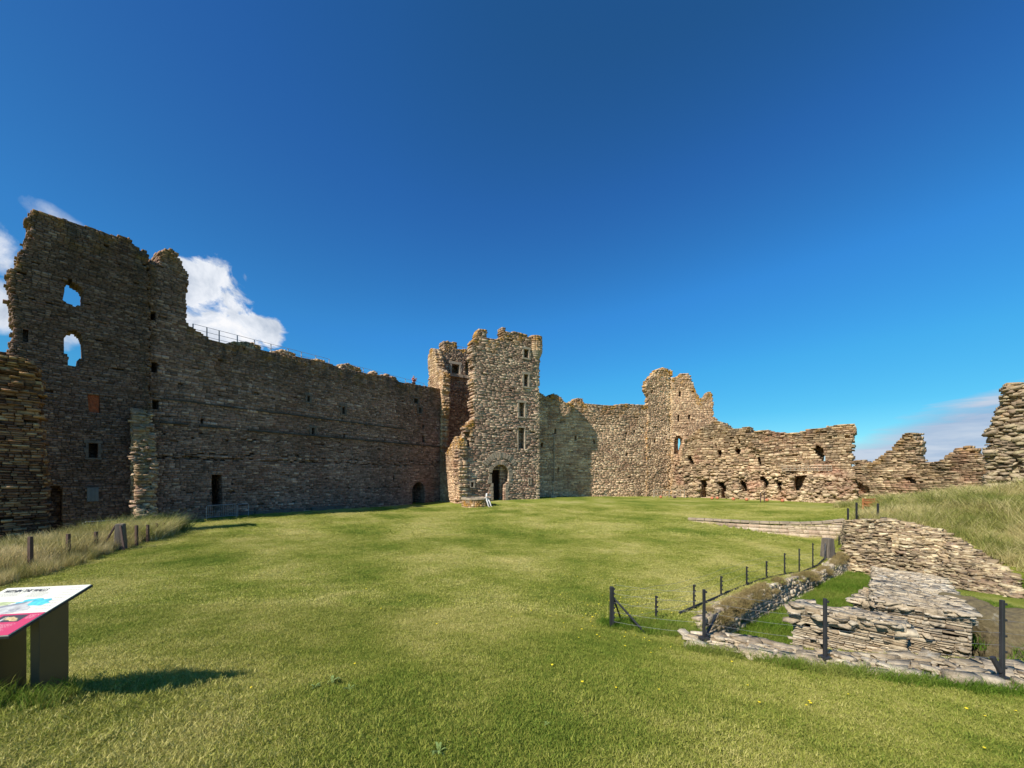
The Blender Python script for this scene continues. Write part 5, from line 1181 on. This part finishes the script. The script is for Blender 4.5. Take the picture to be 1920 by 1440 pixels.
m2=math_(nt,'MULTIPLY',math_(nt,'MAXIMUM',m2,m3),.95)
hs=nt.nodes.new('ShaderNodeHueSaturation');hs.inputs['Saturation'].default_value=1.24;hs.inputs['Value'].default_value=1.08;nt.links.new(sky.outputs[0],hs.inputs['Color'])
# grade of the clear sky: per channel response, in the units of the final picture
KS=.108;sc_=nt.nodes.new('ShaderNodeSeparateColor');nt.links.new(hs.outputs[0],sc_.inputs[0]);cb_=nt.nodes.new('ShaderNodeCombineColor')
for i_,st in enumerate([[(0,0),(.026,.016),(.04,.026),(.066,.040),(.15,.07),(.279,.115),(.5,.25),(1,.75)],[(0,0),(.10,.091),(.13,.135),(.20,.255),(.35,.42),(.578,.58),(1,.95)],[(0,0),(.265,.27),(.32,.41),(.40,.55),(.474,.70),(.65,.83),(.9,.93),(1,1)]]):
    v_=math_(nt,'MULTIPLY',sc_.outputs[i_],KS,clamp=True);o_=ramp(nt,[(a_,(b_,b_,b_)) for a_,b_ in st],v_)
    nt.links.new(math_(nt,'DIVIDE',o_,KS),cb_.inputs[i_])
pf_=nt.nodes.new('ShaderNodeMapRange');pf_.inputs[1].default_value=rad(-62);pf_.inputs[2].default_value=rad(-18);nt.links.new(az,pf_.inputs[0])
pz_=mixc(nt,(.95,.80,.78),(1,1,1),pf_.outputs[0]);pm_=mixc(nt,cb_.outputs[0],pz_,1.0,'MULTIPLY')
class _O: outputs=[pm_]
hs=_O
cc=ramp(nt,[(.36,(4.4,5.1,6.2)),(.52,(7.6,8.0,8.7)),(.6,(9,9,9.2))],cloudnoise(11,7))
c=mixc(nt,hs.outputs[0],cc,math_(nt,'POWER',m,1.2));c2=ramp(nt,[(.38,(2.9,4.1,6.1)),(.62,(5.2,5.9,7.1))],n_s)
c=mixc(nt,c,c2,m2)
nt.links.new(c,bg.inputs[0]);bg.inputs[1].default_value=.085
sl=bpy.data.lights.new('sun','SUN');sl.energy=5.0;sl.angle=rad(.5);sl.color=(1,.945,.865);so=bpy.data.objects.new('sun',sl);COL.objects.link(so)
dirv=Vector((sdx*math.cos(rad(SUN_E)),sdy*math.cos(rad(SUN_E)),math.sin(rad(SUN_E))));so.rotation_euler=dirv.to_track_quat('Z','Y').to_euler();so.location=(-20,-20,40)
cam=bpy.data.cameras.new('camera');cam.sensor_width=36;cam.lens=36*F/1920;cam.shift_y=(HZ-720)/1920;cam.clip_end=5000;cam.clip_start=.05
co_=bpy.data.objects.new('camera',cam);COL.objects.link(co_);co_.rotation_euler=(rad(90),0,0);SC.camera=co_
SC.view_settings.view_transform='Standard';SC.view_settings.look='None';SC.view_settings.exposure=.35;SC.view_settings.gamma=1
SC.render.resolution_x=1024;SC.render.resolution_y=768
